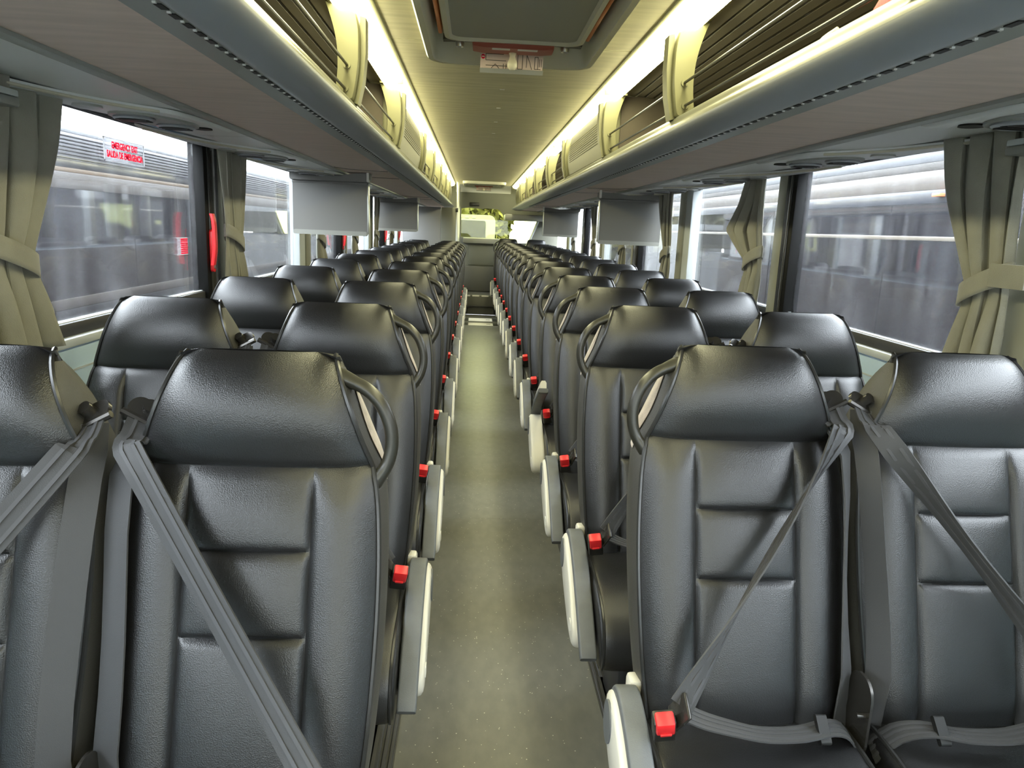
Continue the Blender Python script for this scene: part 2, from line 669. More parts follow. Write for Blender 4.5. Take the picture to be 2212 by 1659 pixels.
# rear wall with the back window
hole = [(-.235, .285), (-.10, .300), (.12, .285), (.14, .300), (.36, .292), (.40, .27), (.50, .13), (1.01, .135), (.87, -.235), (.36, -.245), (.26, -.175), (-.235, -.17)]
outer = [(XL - .05, .75), (XR + .05, .75), (XR + .05, -1.36), (XL - .05, -1.36)]
rw = MB().prism([(x, Z(z)) for x, z in outer], Y1, Y1 + .06, 'y', holes=[[(x, Z(z)) for x, z in hole]])
wall_rear = struct(rw.build('wall_rear', M_rear, smooth=0))
MB().box(-.10, .055, Y1 - .02, Y1, Z(.325), Z(.385), bev=.006).build('display', M_blackpl, wall_rear)
MB().box(-.20, .42, Y1 - .10, Y1, Z(-.27), Z(-.18), bev=.02).build('ledge', M_trimgrey, wall_rear)
MB().box(-.10, .50, Y1 - .018, Y1, Z(-.62), Z(-.30), bev=.008).build('panel', M_rear, wall_rear)
MB().box(-.24, .52, Y1 - .03, Y1, Z(-1.05), Z(-.64), bev=.01).build('lower_panel', M_reardark, wall_rear)
MB().box(.46, XR, Y1 - .5, Y1, Z(.12), Z(.215), bev=.02).build('header_box', M_trimgrey, wall_rear)
m = MB()
m.tube([(1.045, Y1 - .02, Z(.16)), (.88, Y1 - .02, Z(-.25))], .014, 8)
m.build('window_post', M_white, wall_rear)
wg = struct(MB().box(-.3, 1.1, Y1 + .02, Y1 + .026, Z(-.3), Z(.35)).build('window_%d' % (wi + 1), M_glass_rear))
# curved panel above the back wall
m = MB()
m.loft([[(x, Y1 - .27 + .27 * math.sin(R(a)), Z(.652 - .11 * (1 - math.cos(R(a))))) for a in range(0, 91, 10)] for x in (xa, xb)], closed=False)
struct(m.build('trim_%d' % ti, M_service))
ti += 1
# front of the coach, behind the camera: dash and windscreen surround
f = MB().box(XL - .05, XR + .05, Y0 - .06, Y0, 0, Z(-.70)).box(XL - .05, XR + .05, Y0 - .06, Y0, Z(.26), Z(.8))
f.box(XL - .05, XL + .1, Y0 - .06, Y0, Z(-.70), Z(.26)).box(XR - .1, XR + .05, Y0 - .06, Y0, Z(-.70), Z(.26))
struct(f.build('wall_front', M_rear))
struct(MB().box(XL + .1, XR - .1, Y0 - .03, Y0 - .024, Z(-.70), Z(.26)).build('window_%d' % (wi + 2), M_glass_front))

# toilet cabin at the rear left
tz = thing('toilet_cabin', 'grey laminate toilet cabin at the rear left behind the last seats', 'cabin', (-.68, 11.9, 0))
def rel(root, b):
    l = root.location
    b.v = [(x - l.x, y - l.y, z - l.z) for x, y, z in b.v]
    return b
rel(tz, MB().box(XL + .004, -.52, 11.32, 11.36, 0, Z(.262), bev=.003)).build('front_panel', M_toilet, tz)
rel(tz, MB().box(-.505, -.285, 11.318, 11.36, 0, Z(.262), bev=.003)).build('side_panel', mat('cabin_panel_olive', (.20, .20, .155), .5), tz)
rel(tz, MB().box(-.285, -.255, 11.36, 12.3, 0.02, Z(.60), bev=.003)).build('door', M_toilet, tz)
rel(tz, MB().box(-.29, -.25, 11.31, 11.352, 0, Z(.64), bev=.008)).build('door_post', M_silver, tz)
rel(tz, MB().box(-.300, -.262, 11.295, 11.312, Z(.20), Z(.26), bev=.004)).build('latch', M_blackpl, tz)

# rear step and the pale plates on the floor
st = MB().box(-.22, .46, 11.72, Y1, 0, .30, bev=.01)
step = struct(st.build('trim_%d' % ti, M_reardark))
ti += 1
for k in range(4):
    MB().box(-.16 + k * .145, -.05 + k * .145, 11.715, 11.725, .285, .305).build('nosing_strip', M_paper, step)
b = MB()
b.tube(spline([(-.10, 11.70, .02), (-.09, 11.70, .10), (-.04, 11.70, .13), (.28, 11.70, .13), (.33, 11.70, .10), (.34, 11.70, .02)], 5), .012, 8)
b.build('kick_rail', M_base, step)
for k, (ya, yb) in enumerate(((10.38, 10.66), (10.86, 11.22))):
    p = thing('floor_plate', ('nearer' if k == 0 else 'farther') + ' of the two pale plates on the aisle floor at the rear', 'plate', (C, (ya + yb) / 2, 0), 'pale plates on the rear floor')
    h = (yb - ya) / 2
    MB().box(-.175, .175, -h, h, 0, .004, bev=.0015, seg=1).build('plate', M_paper, p)
    for s in (-1, 1):
        MB().box(s * .18, s * .245, -h * .7, h * .7, 0, .005, bev=.0015, seg=1).build('end_block', M_slot, p)
    m = MB()
    for q in range(3):
        m.box(.085 + q * .02, .10 + q * .02, -h * .15, h * .15, .004, .0048)
    m.build('print', M_ink, p)

# ------------------------------------------------------------------ seats
ZT = H - .215        # headrest tip above the floor
hw_t = smooth_tab([(0, .122), (.02, .131), (.05, .142), (.10, .160), (.145, .176), (.182, .190), (.23, .201), (.28, .206), (.36, .209), (.46, .208), (.56, .203), (.64, .196), (.72, .185)])
yf_t = smooth_tab([(0, 0), (.008, -.016), (.02, -.030), (.045, -.046), (.08, -.058), (.12, -.062), (.155, -.059), (.182, -.056), (.205, -.063), (.24, -.077), (.30, -.097), (.40, -.128), (.50, -.16), (.60, -.19), (.66, -.205), (.72, -.21)])
yb_t = smooth_tab([(0, .004), (.02, .024), (.05, .045), (.10, .064), (.182, .07), (.25, .05), (.35, .02), (.5, -.03), (.72, -.10)])


def pad_y(x, s):
    hw = lerp(hw_t, s)
    au = min(1, abs(x) / hw)
    y = lerp(yf_t, s)
    y += .018 * au ** 7 + .010 * au ** 2.2
    if s <= .182:
        t = s / .182
        y -= .005 * math.sin(math.pi * t) * (1 - au ** 3)
        y += .004 * math.exp(-((s - .182) / .005) ** 2)
    else:
        y += .007 * math.exp(-((s - .182) / .008) ** 2)
        cw = .100
        fade = min(1, (s - .182) / .05)
        y += .006 * math.exp(-((abs(x) - cw) / .0045) ** 2) * fade
        if abs(x) < cw:
            for q in (.312, .442):
                y += .006 * math.exp(-((s - q) / .005) ** 2) * min(1, (cw - abs(x)) / .01)
            lo, hi = (.182, .312) if s < .312 else (.312, .442) if s < .442 else (.442, .72)
            t = (s - lo) / (hi - lo)
            y -= .009 * math.sin(math.pi * t) ** .5 * (1 - (x / cw) ** 4)
        else:
            t = (abs(x) - cw) / max(.02, hw - cw)
            y -= .013 * math.sin(math.pi * min(1, t)) ** .8 * fade
    return y


def cols(hw):
    """columns dense at the two upright seams"""
    cw = min(.100, hw * .62)
    out = []
    for k in range(12):
        t = k / 12
        out.append(-hw + (hw - cw) * (1 - (1 - t) ** 1.8))
    for k in range(25):
        t = -1 + 2 * k / 24
        out.append(cw * math.copysign(1 - (1 - abs(t)) ** 1.6, t))
    for k in range(1, 13):
        t = k / 12
        out.append(cw + (hw - cw) * t ** 1.8)
    return out


def rows(s0, s1, marks, n):
    ss = []
    ms = [s0] + [m for m in marks if s0 < m < s1] + [s1]
    for a, b in zip(ms, ms[1:]):
        k = max(8, int(n * (b - a) / (s1 - s0)))
        for i in range(k):
            t = i / k
            ss.append(a + (b - a) * (.5 - .5 * math.cos(math.pi * t)))
    return ss + [s1]


def drop(s, au):
    """top corners of the headrest are slightly rounded"""
    return .007 * max(0, au - .72) ** 2 / .0784 * max(0, 1 - s / .182) ** 2


def pad_mesh(s0, s1, nv):
    vs, fs = [], []
    ss = rows(s0, s1, (.312, .442), nv)
    for s in ss:
        hw = lerp(hw_t, s)
        for x in cols(hw):
            vs.append((x, pad_y(x, s), ZT - s - drop(s, abs(x) / hw)))
    nu = len(cols(.2)) - 1
    for j in range(len(ss) - 1):
        for i in range(nu):
            a = j * (nu + 1) + i
            fs.append((a, a + 1, a + nu + 2, a + nu + 1))
    return vs, fs


def edge(sg, s):
    hw = lerp(hw_t, s)
    return sg * hw, pad_y(hw, s), ZT - s - drop(s, 1)


def seat_parts(root, o, aisle, twist, raised=False, shared=None):
    """o=+1: belt guide at -x and buckle at +x.  aisle: sign of the aisle side or 0"""
    P = {}
    a = aisle
    if shared is None:
        shared = {}
        b = MB()
        b.add(*pad_mesh(0, .182, 22))
        shared['headrest'] = b
        b = MB()
        b.add(*pad_mesh(.182, .72, 66))
        shared['backrest'] = b
        # side panels
        for nm, sg in (('side_l', -1), ('side_r', 1)):
            def fn(t, q, sg=sg):
                s = .72 * q
                x, y, z = edge(sg, s)
                yb = lerp(yb_t, s)
                bul = math.sin(math.pi * t) * .008
                return (x + sg * (bul + .004 * t), y + (yb - y) * t, z)
            shared[nm] = MB().grid(fn, 8, 40)
            pts = []
            for k in range(49):
                s = .72 * (k / 48) ** 1.3
                x, y, z = edge(sg, s)
                pts.append((x + sg * .001, y - .001, z))
            shared['pipe_' + nm[-1]] = MB().tube(pts, .0042, 6)
        def fb(t, q):
            s = .72 * q
            u = -1 + 2 * t
            x = u * (lerp(hw_t, s) + .004)
            return (x, lerp(yb_t, s) + .012 * (1 - u * u), ZT - s - drop(s, abs(u)))
        shared['back_shell'] = MB().grid(fb, 16, 30)
        # cushion: outline in (y, z) lofted along x with rounded ends
        ol = [(-.13, .30), (-.14, .40), (-.18, .432), (-.26, .438), (-.36, .432), (-.44, .42), (-.50, .395), (-.535, .355), (-.545, .31), (-.535, .265), (-.50, .245), (-.40, .25), (-.25, .27), (-.15, .28)]
        ol = [(p.x, p.y) for p in spline([(y, z, 0) for y, z in ol + [ol[0]]], 3)[:-1]]
        cyc = (sum(p[0] for p in ol) / len(ol), sum(p[1] for p in ol) / len(ol))
        rings = []
        for x, k in ((-.203, .80), (-.201, .88), (-.194, .95), (-.182, .985), (-.165, 1), (-.08, 1.012), (0, 1.015), (.08, 1.012), (.165, 1), (.182, .985), (.194, .95), (.201, .88), (.203, .80)):
            rings.append([(x, cyc[0] + (p[0] - cyc[0]) * (1 - (1 - k) * .35), cyc[1] + (p[1] - cyc[1]) * k) for p in ol])
        shared['cushion'] = MB().loft(rings)
        for nm, sg in (('l', -1), ('r', 1)):
            shared['cpipe_' + nm] = MB().tube([(sg * .194, cyc[0] + (p[0] - cyc[0]) * .985, cyc[1] + (p[1] - cyc[1]) * .97) for p in ol + [ol[0]]], .0045, 6, cap=False)
        b = MB()
        b.box(-.15, .15, -.44, -.16, .205, .26, bev=.01)
        b.box(-.12, -.08, -.40, -.20, 0, .21, bev=.006)
        b.box(.08, .12, -.40, -.20, 0, .21, bev=.006)
        b.box(-.14, .14, -.42, -.18, 0, .012, bev=.004)
        shared['seat_base'] = b
    add = lambda n, b, m, p=root: b.build(n, m, p)
    for n, key, m in (('headrest', 'headrest', M_leather_hd), ('backrest', 'backrest', M_leather), ('side_panel', 'side_l', M_side), ('side_panel', 'side_r', M_side),
                      ('piping', 'pipe_l', M_piping), ('piping', 'pipe_r', M_piping), ('back_shell', 'back_shell', M_base),
                      ('cushion', 'cushion', M_leather), ('cushion_piping', 'cpipe_l', M_piping), ('cushion_piping', 'cpipe_r', M_piping), ('seat_base', 'seat_base', M_base)):
        if key in P:
            continue
        ob = P[key] = add(n, shared[key], m)
    # belt guide on the inner side, buckle on the other
    g = -o
    b = MB()
    b.prism([(p[0], p[1]) for p in rrect(-.034, .034, -.02, .02, .018)], -.004, .004, 'z')
    rot = Matrix.Rotation(R(-28 * g), 4, 'Y') @ Matrix.Rotation(R(40), 4, 'X')
    cpos = Vector((g * .184, .006, ZT - .112))
    b.v = [tuple(cpos + rot @ Vector(p)) for p in b.v]
    b.tube([(g * .145, .035, ZT - .10), tuple(cpos)], [.013, .010], 10)
    b.tube([tuple(cpos + rot @ Vector((-.036, -.018, 0))), tuple(cpos + rot @ Vector((.036, -.018, 0)))], .0065, 8)
    bg = add('belt_guide', b, M_chrome)
    add('bolt', MB().cyl(tuple(cpos + rot @ Vector((0, .004, 0))), tuple(cpos + rot @ Vector((0, .004, .020))), .0125, .0115, 18), M_chrome, bg)
    # shoulder belt
    w = .0235
    s0 = cpos + rot @ Vector((0, -.02, 0))
    A = Vector((g * .186, -.075, ZT - .150))
    B = Vector((-g * .160, -.30, ZT - .605))
    d = (B - A)
    lead = spline([s0, s0 + Vector((-g * .001, -.030, -.018)), A, A + d * .1], 4)[:9]
    pts = list(lead)
    n = 12
    for i in range(1, n + 1):
        pts.append(A + d * i / n)
    face = Vector((0, -1, .15)).normalized()
    wid = []
    slot = rot.to_3x3() @ Vector((1, 0, 0))
    for i, p in enumerate(pts):
        t = (pts[min(i + 1, len(pts) - 1)] - pts[max(i - 1, 0)]).normalized()
        k = max(0, (i - 8)) / n
        side = t.cross(face).normalized()
        if slot.dot(side) < 0:
            slot = -slot
        ang = twist * math.sin(math.pi * k ** .85) * R(79) * -g
        side = side * math.cos(ang) + t.cross(side) * math.sin(ang)
        bl = max(0, 1 - i / 9) ** 1.3
        side = (side * (1 - bl) + slot * bl).normalized()
        wid.append(side * w)
    bb = MB().ribbon(pts, wid)
    sb = add('shoulder_belt', bb, M_belt)
    for off in (-.5, .35):
        add('woven_stripe', MB().ribbon([p + wv * off for p, wv in zip(pts, wid)], [wv * .13 for wv in wid], .0038), M_belt2, sb)
    # strand that runs down to the reel
    q = [s0 + Vector((0, .004, 0)), s0 + Vector((g * .004, -.015, -.04))]
    for s in (.20, .28, .36, .44, .52, .60, .68, .74):
        y = pad_y(g * .93 * lerp(hw_t, s), s)
        q.append(Vector((g * (.196 + .006 * math.sin(s * 9)), y - .022 + (.02 if s > .66 else 0), ZT - s)))
    dirs = []
    for i, p in enumerate(q):
        k = i / (len(q) - 1)
        ang = R(18 + 40 * twist * math.sin(math.pi * k) * (1 if o > 0 else 1))
        dirs.append(Vector((math.cos(ang), -g * math.sin(ang) * -1, 0)) * w)
    add('belt_strand', MB().ribbon(q, dirs), M_belt)
    # lap belt with slider
    L = [(-g * .164, -.295, ZT - .612), (-g * .12, -.300, ZT - .632), (-g * .06, -.300, ZT - .650), (0, -.298, ZT - .664), (g * .07, -.290, ZT - .668), (g * .13, -.275, ZT - .666), (g * .175, -.255, ZT - .69), (g * .208, -.24, ZT - .74)]
    Lp = spline(L, 3)
    lw = []
    for i, p in enumerate(Lp):
        k = i / (len(Lp) - 1)
        ang = R(30 - 34 * math.sin(math.pi * k) ** .5)
        lw.append(Vector((0, math.cos(ang), math.sin(ang))) * w)
    lb = add('lap_belt', MB().ribbon(Lp, lw), M_belt)
    for off in (-.5, .1, .6):
        add('woven_stripe', MB().ribbon([p + wv * off for p, wv in zip(Lp, lw)], [wv * .12 for wv in lw], .0028), M_belt2, lb)
    sp = Lp[int(len(Lp) * .68)]
    b = MB().prism(rrect(-.026, .026, -.006, .006, .005), -.0045, .0045, 'x')
    rt = Matrix.Rotation(R(45), 4, 'X')
    b.v = [tuple(Vector(sp) + Vector((0, -.006, .004)) + rt @ Vector(p)) for p in [(z * 2.2, x, y) for z, x, y in b.v]]
    add('belt_slider', b, M_slot)
    # buckle
    b = MB().box(-.020, .020, -.014, .014, -.055, .012, bev=.004)
    rt = Matrix.Rotation(R(28), 4, 'X') @ Matrix.Rotation(R(-10 * g), 4, 'Y')
    bp = Vector((-g * .194, -.315, ZT - .622))
    b.v = [tuple(bp + rt @ Vector(p)) for p in b.v]
    bu = add('buckle', b, M_blackpl)
    b = MB().box(-.0165, .0165, -.021, .006, -.016, .022, bev=.004).box(-.010, .010, -.0235, -.020, -.014, -.008, bev=.001)
    b.v = [tuple(bp + rt @ Vector(p)) for p in b.v]
    add('red_button', b, M_red, bu)
    b = MB().box(-.004, .004, -.024, .024, -.030, .030, bev=.003)
    bp2 = Vector((-g * .164, -.305, ZT - .614))
    rt2 = Matrix.Rotation(R(30), 4, 'X') @ Matrix.Rotation(R(18 * g), 4, 'Y')
    b.v = [tuple(bp2 + rt2 @ Vector(p)) for p in b.v]
    add('belt_tongue', b, M_chrome)
    if a:
        # grab handle beside the headrest
        hp = [(.130, .006, .040), (.150, .002, .046), (.180, -.002, .060), (.205, -.006, .086), (.219, -.009, .120), (.222, -.012, .152), (.216, -.016, .182), (.203, -.021, .205), (.188, -.024, .224)]
        pts = spline([(a * x, y, ZT - s) for x, y, s in hp], 5)
        n = len(pts)
        rad = [.0142 + .007 * max(0, 1 - i / 7) + .004 * max(0, 1 - (n - 1 - i) / 8) for i in range(n)]
        add('grab_handle', MB().tube(pts, rad, 12, flat=.8, up=(0, 1, 0)), M_handle)
        key = 1 if a > 0 else -1
        def fv(t, q, sg=key):
            s = .052 + .17 * q
            x, y, z = edge(sg, s)
            yb = lerp(yb_t, s)
            lo = .34 + .2 * (2 * q - 1) ** 2
            tt = lo + (.97 - lo) * t
            bul = math.sin(math.pi * tt) * .008
            return (x + sg * (bul + .004 * tt + .0022), y + (yb - y) * tt, z)
        add('velour_patch', MB().grid(fv, 6, 14), M_velour)
        # armrest: beige pod on the seat side with the grey bar folded down along it
        pod = [(-.14, .505), (-.165, .517), (-.205, .512), (-.27, .480), (-.35, .430), (-.42, .375), (-.455, .335), (-.458, .30), (-.43, .285), (-.37, .30), (-.28, .345), (-.20, .395), (-.145, .45)]
        dz = lambda y: -.040 + .028 * min(1, max(0, (-.15 - y) / .38))
        pod = [(y, z + dz(y)) for y, z in pod]
        pod = [(p.x, p.y) for p in spline([(y, z, 0) for y, z in pod + [pod[0]]], 3)[:-1]]
        cen = (sum(p[0] for p in pod) / len(pod), sum(p[1] for p in pod) / len(pod))
        rings = []
        for x, k in ((.204, .9), (.207, .97), (.214, 1), (.249, 1), (.257, .975), (.262, .91), (.264, .82)):
            rings.append([(a * x, cen[0] + (p[0] - cen[0]) * (1 - (1 - k) * .5), cen[1] + (p[1] - cen[1]) * k) for p in pod])
        arm = add('armrest', MB().loft(rings), M_shell)
        bar = [(-.145, .475), (-.150, .500), (-.172, .520), (-.21, .519), (-.27, .495), (-.34, .452), (-.42, .392), (-.485, .338), (-.53, .300)]
        bar = [(y, z + dz(y)) for y, z in bar]
        if raised:
            pv = (-.19, .432)
            th = R(-62)
            bar = [(pv[0] + (y - pv[0]) * math.cos(th) - (z - pv[1]) * math.sin(th), pv[1] + (y - pv[0]) * math.sin(th) + (z - pv[1]) * math.cos(th)) for y, z in bar]
        bp_ = spline([(0, y, z) for y, z in bar], 4)
        rings = []
        nb = len(bp_)
        for i, p in enumerate(bp_):
            t = (bp_[min(i + 1, nb - 1)] - bp_[max(i - 1, 0)]).normalized()
            nrm = Vector((0, -t.z, t.y))
            hw_, ht_ = .0225, .012
            if i in (0, nb - 1):
                hw_, ht_ = .021, .010
            sec = rrect(-hw_, hw_, -ht_, ht_, .006, 3)
            rings.append([(a * .230 + u, p.y + nrm.y * v_, p.z + nrm.z * v_) for u, v_ in sec])
        pad = add('armrest_pad', MB().loft(rings), M_pad, arm)
        if raised:
            b = MB()
            rings = []
            for x, k in ((-.012, .8), (-.006, 1), (.010, 1), (.016, .8)):
                ring = []
                for i, p in enumerate(bp_[4:-2]):
                    t = (bp_[4:-2][min(i + 1, nb - 7)] - bp_[4:-2][max(i - 1, 0)]).normalized()
                    ring.append((p, Vector((0, -t.z, t.y))))
                up_ = [(a * .230 + x, p.y - n_.y * .012, p.z - n_.z * .012) for p, n_ in ring]
                dn_ = [(a * .230 + x, p.y - n_.y * (.05 * k), p.z - n_.z * (.05 * k)) for p, n_ in reversed(ring)]
                rings.append(up_ + dn_)
            b.loft(rings)
            add('armrest_underside', b, M_shell, arm)
        b = MB().prism(ellipse(-.185, .424, .033, .044, 22), a * .260, a * .267, 'x')
        add('pivot_cap', b, M_pad, arm)
        b = MB().prism(rrect(-.425, -.40, .305, .335, .005, 3), a * .260, a * .2665, 'x')
        add('latch', b, M_paper, arm)
        b = MB().box(a * .196, a * .222, -.165, -.125, .40, .497, bev=.008)
        add('armrest_bracket', b, M_shell)
        # hinge plate between the pair of seats
        b = MB().prism(rrect(-.27, -.19, .40, .56, .035, 6), g * .206, g * .211, 'x')
        b.cyl((g * .19, -.255, .49), (g * .215, -.255, .49), .006, n=10)
        add('hinge_plate', b, M_chrome)
    return shared


ords = ['first', 'second', 'third', 'fourth', 'fifth', 'sixth', 'seventh', 'eighth', 'ninth', 'tenth', 'eleventh', 'twelfth', 'thirteenth', 'fourteenth', 'fifteenth']
LYA = [1.225, 2.01, 2.795, 3.585, 4.39, 5.17, 6.0, 6.82, 7.62, 8.38, 9.25, 10.03, 10.9]
LYW = [1.2, 2.0, 2.79, 3.6, 4.38, 5.17, 5.98, 6.76, 7.52, 8.34, 9.25, 9.99, 10.8]
RYA = [1.455, 2.225, 2.945, 3.66, 4.425, 5.17, 5.86, 6.63, 7.35, 8.06, 8.85, 9.57, 10.4, 11.1]
RYW = [1.452, 2.19, 2.955, 3.69, 4.42, 5.18, 5.93, 6.67, 7.43, 8.13, 8.85, 9.57, 10.4, 11.1]
SXA, SXW = {-1: -.352, 1: .552}, {-1: -.80, 1: .998}
SMALL = ('belt_slider', 'latch', 'bolt', 'hinge_plate', 'cushion_piping', 'belt_tongue', 'woven_stripe')
shared = None
for s, ysA, ysW in ((-1, LYA, LYW), (1, RYA, RYW)):
    for kind, ys, x in (('aisle', ysA, SXA[s]), ('window', ysW, SXW[s])):
        a = (-s if kind == 'aisle' else 0)
        o = (-s) if kind == 'aisle' else s
        side = 'left' if s < 0 else 'right'
        def lab(i):
            where = 'on the aisle' if kind == 'aisle' else 'beside the windows'
            ex = ''
            if i == 0:
                ex = ', nearest the camera'
            elif i == len(ys) - 1 and s < 0:
                ex = ', before the toilet cabin'
            if raised_i == i:
                ex = ', its armrest raised'
            return 'black leather seat %s, left side, %s row back%s' % (where, ords[i], ex) if s < 0 else 'black leather seat %s, right side, %s row back%s' % (where, ords[i], ex)
        raised_i = 3 if (s > 0 and kind == 'aisle') else -1
        root = thing('coach_seat', lab(0), 'seat', (x, ys[0], 0), 'black leather coach seats')
        shared = seat_parts(root, o, a, twist=(1 if s > 0 else .15), shared=shared)
        tree = tree_of(root)
        for i in range(1, len(ys)):
            if i == raised_i:
                r2 = thing('coach_seat', lab(i), 'seat', (x, ys[i], 0), 'black leather coach seats')
                seat_parts(r2, o, a, twist=1, raised=True, shared=shared)
            else:
                copy_tree(root, tree, (x, ys[i], 0), lab(i), SMALL if i > 6 else ())
        if s < 0 and kind == 'aisle':
            for ch, subs in tree:
                if ch.name.split('.')[0] in ('armrest', 'armrest_bracket'):
                    for q in subs + [ch]:
                        bpy.data.objects.remove(q)
        if s > 0:
            # raised pair on the step in the rear right corner
            copy_tree(root, tree, (x - .03, 11.88, .05), 'black leather seat %s on the rear step, last on the right side' % ('on the aisle' if kind == 'aisle' else 'beside the windows'), SMALL + ('seat_base',))

# ------------------------------------------------------------------ luggage racks
FIN = [1.05, 2.39, 3.68, 5.22, 6.42, 7.72, 9.0, 10.35]
GR = [(3.74, 5.16), (10.75, 11.75)]
RY0, RY1 = -1.3, 12.2


def along(prof, s, y0, y1, closed=False):
    """profile of (half width, height) drawn along the coach on one side"""
    b = MB()
    b.loft([[(C + s * h, y, Z(z)) for h, z in prof] for y in (y0, y1)], closed=closed, cap=closed)
    return b


for s, side in ((-1, 'left'), (1, 'right')):
    rk = thing('luggage_rack', 'long open luggage rack with cream dividers and rods above the %s seats' % side, 'luggage rack', (C + s * .8, 5.3, Z(.28)))
    add = lambda n, b, m, p=None: rel(rk, b).build(n, m, p or rk)
    rail = [(.535, .352), (.515, .362), (.502, .360), (.494, .350), (.487, .335), (.474, .326), (.466, .318), (.462, .309)]
    add('lip_rail', along([(p.x, p.y) for p in spline([(h, z, 0) for h, z in rail], 4)], s, RY0, RY1), M_cream_rail)
    fas = [(.462, .309), (.464, .302), (.472, .295), (.490, .287), (.512, .280), (.532, .275), (.541, .2755)]
    add('front_fascia', along([(p.x, p.y) for p in spline([(h, z, 0) for h, z in fas], 4)], s, RY0, RY1), M_fascia)
    add('slot_band', along([(.541, .276), (.602, .277)], s, RY0, RY1), M_trimgrey)
    sl = MB()
    y = RY0
    while y < 9.5:
        sl.box(C + s * .545, C + s * .556, y, y + .027, Z(.2745), Z(.2775))
        y += .049
    so = add('slot', sl, M_slot)
    so['kind'] = 'stuff'
    dts = MB()
    y = RY0 - .0095
    while y < 6:
        dts.box(C + s * .548, C + s * .553, y - .0025, y + .0025, Z(.2735), Z(.2775))
        y += .049
    so = add('slot_stud', dts, M_paper)
    so['kind'] = 'stuff'
    pb = Y0 + .2
    for ya, yb in ((RY0, 1.0), (1.003, 4.62), (4.623, 7.9), (7.903, 10.3), (10.303, RY1)):
        add('underside_panel', MB().box(C + s * .602, C + s * .872, ya, yb, Z(.277), Z(.290)), M_brown)
    for my in ({-1: (4.5, 8.2), 1: (5.2, 9.4)}[s]):
        for o_ in (-.32, .30):
            add('panel_seam', MB().tube(spline([(C + s * .865, my + o_ - .10, Z(.2765)), (C + s * .80, my + o_ + .02, Z(.2765)), (C + s * .70, my + o_ + .07, Z(.2765)), (C + s * .605, my + o_ + .08, Z(.2765))], 5), .0022, 6), M_reardark)
    add('edge_trim', MB().box(C + s * .868, C + s * .902, RY0, RY1, Z(.268), Z(.285), bev=.006), M_trimgrey)
    for ya, yb in ((RY0, .95), (.953, 2.75), (2.753, 4.62), (4.623, 6.7), (6.703, 8.6), (8.603, RY1)):
        add('service_strip', along([(.902, .276), (.96, .273), (1.08, .272), (1.16, .280), (1.196, .295)], s, ya, yb), M_service)
    add('rack_floor', MB().box(C + s * .535, C + s * 1.17, RY0, RY1, Z(.305), Z(.315)), M_rackback)
    add('rack_back', MB().box(C + s * 1.16, C + s * 1.18, RY0, RY1, Z(.315), Z(.60)), M_rackback)
    rp = [(.572, .640)]
    for k in range(14):
        h = .60 + k * .042
        z = .648 - k * .0045
        rp += [(h, z), (h + .030, z - .004), (h + .033, z + .006), (h + .040, z + .006)]
    add('rack_roof', along(rp, s, RY0, RY1), M_ridge)
    add('cove', along([(.556, .625), (.565, .628), (.575, .636), (.590, .648)], s, RY0, RY1), M_cream)
    # dividers
    fo = [(.486, .604), (.500, .611), (.530, .610), (.545, .618), (.560, .636), (.587, .652), (.574, .622), (.556, .569), (.545, .517), (.542, .466), (.545, .42), (.552, .372), (.548, .358), (.504, .359), (.494, .372), (.486, .41), (.479, .46), (.477, .51), (.478, .56)]
    fo = [(p.x, p.y) for p in spline([(h, z, 0) for h, z in fo + [fo[0]]], 3)[:-1]]
    cen = (sum(p[0] for p in fo) / len(fo), sum(p[1] for p in fo) / len(fo))
    for fy in FIN:
        fb = MB()
        rings = []
        for dy, k in ((0, .93), (.004, .985), (.010, 1), (.052, 1), (.06, .97)):
            rings.append([(C + s * (cen[0] + (h - cen[0]) * k), fy + dy, Z(cen[1] + (z - cen[1]) * (1 - (1 - k) * .35))) for h, z in fo])
        fb.loft(rings)
        # flank that reaches back towards the aisle side
        fb.prism([(C + s * h, Z(z)) for h, z in [(.462, .60), (.480, .604), (.479, .46), (.494, .372), (.500, .356), (.486, .352), (.470, .42), (.462, .50)]], fy + .03, fy + .085, 'y')
        fin = add('divider', fb, M_cream)
        for (h, z) in ((.513, .458), (.520, .392)):
            gm = MB()
            gm.lathe([(.006, -.005), (.011, -.005), (.011, .004), (.006, .004)], (C + s * h, fy, Z(z)), 14, 'y')
            add('grommet', gm, M_cream, fin)
        rel_fix = fin
    fins = [-1.5] + FIN
    for k in range(len(FIN) - 1):
        ya, yb = FIN[k], FIN[k + 1]
        if any(g0 > ya - .01 and g0 < yb and g1 <= yb + .01 for g0, g1 in GR):
            continue
        for (h, z) in ((.513, .458), (.520, .392)):
            add('rod', MB().cyl((C + s * h, ya + .05, Z(z)), (C + s * h, yb + .004, Z(z)), .0042, n=8), M_handle)
    for (h, z) in ((.513, .458), (.520, .392)):
        add('rod', MB().cyl((C + s * h, RY0, Z(z)), (C + s * h, FIN[0] + .004, Z(z)), .0042, n=8), M_handle)
        add('rod', MB().cyl((C + s * h, FIN[-1] + .05, Z(z)), (C + s * h, GR[1][0], Z(z)), .0042, n=8), M_handle)
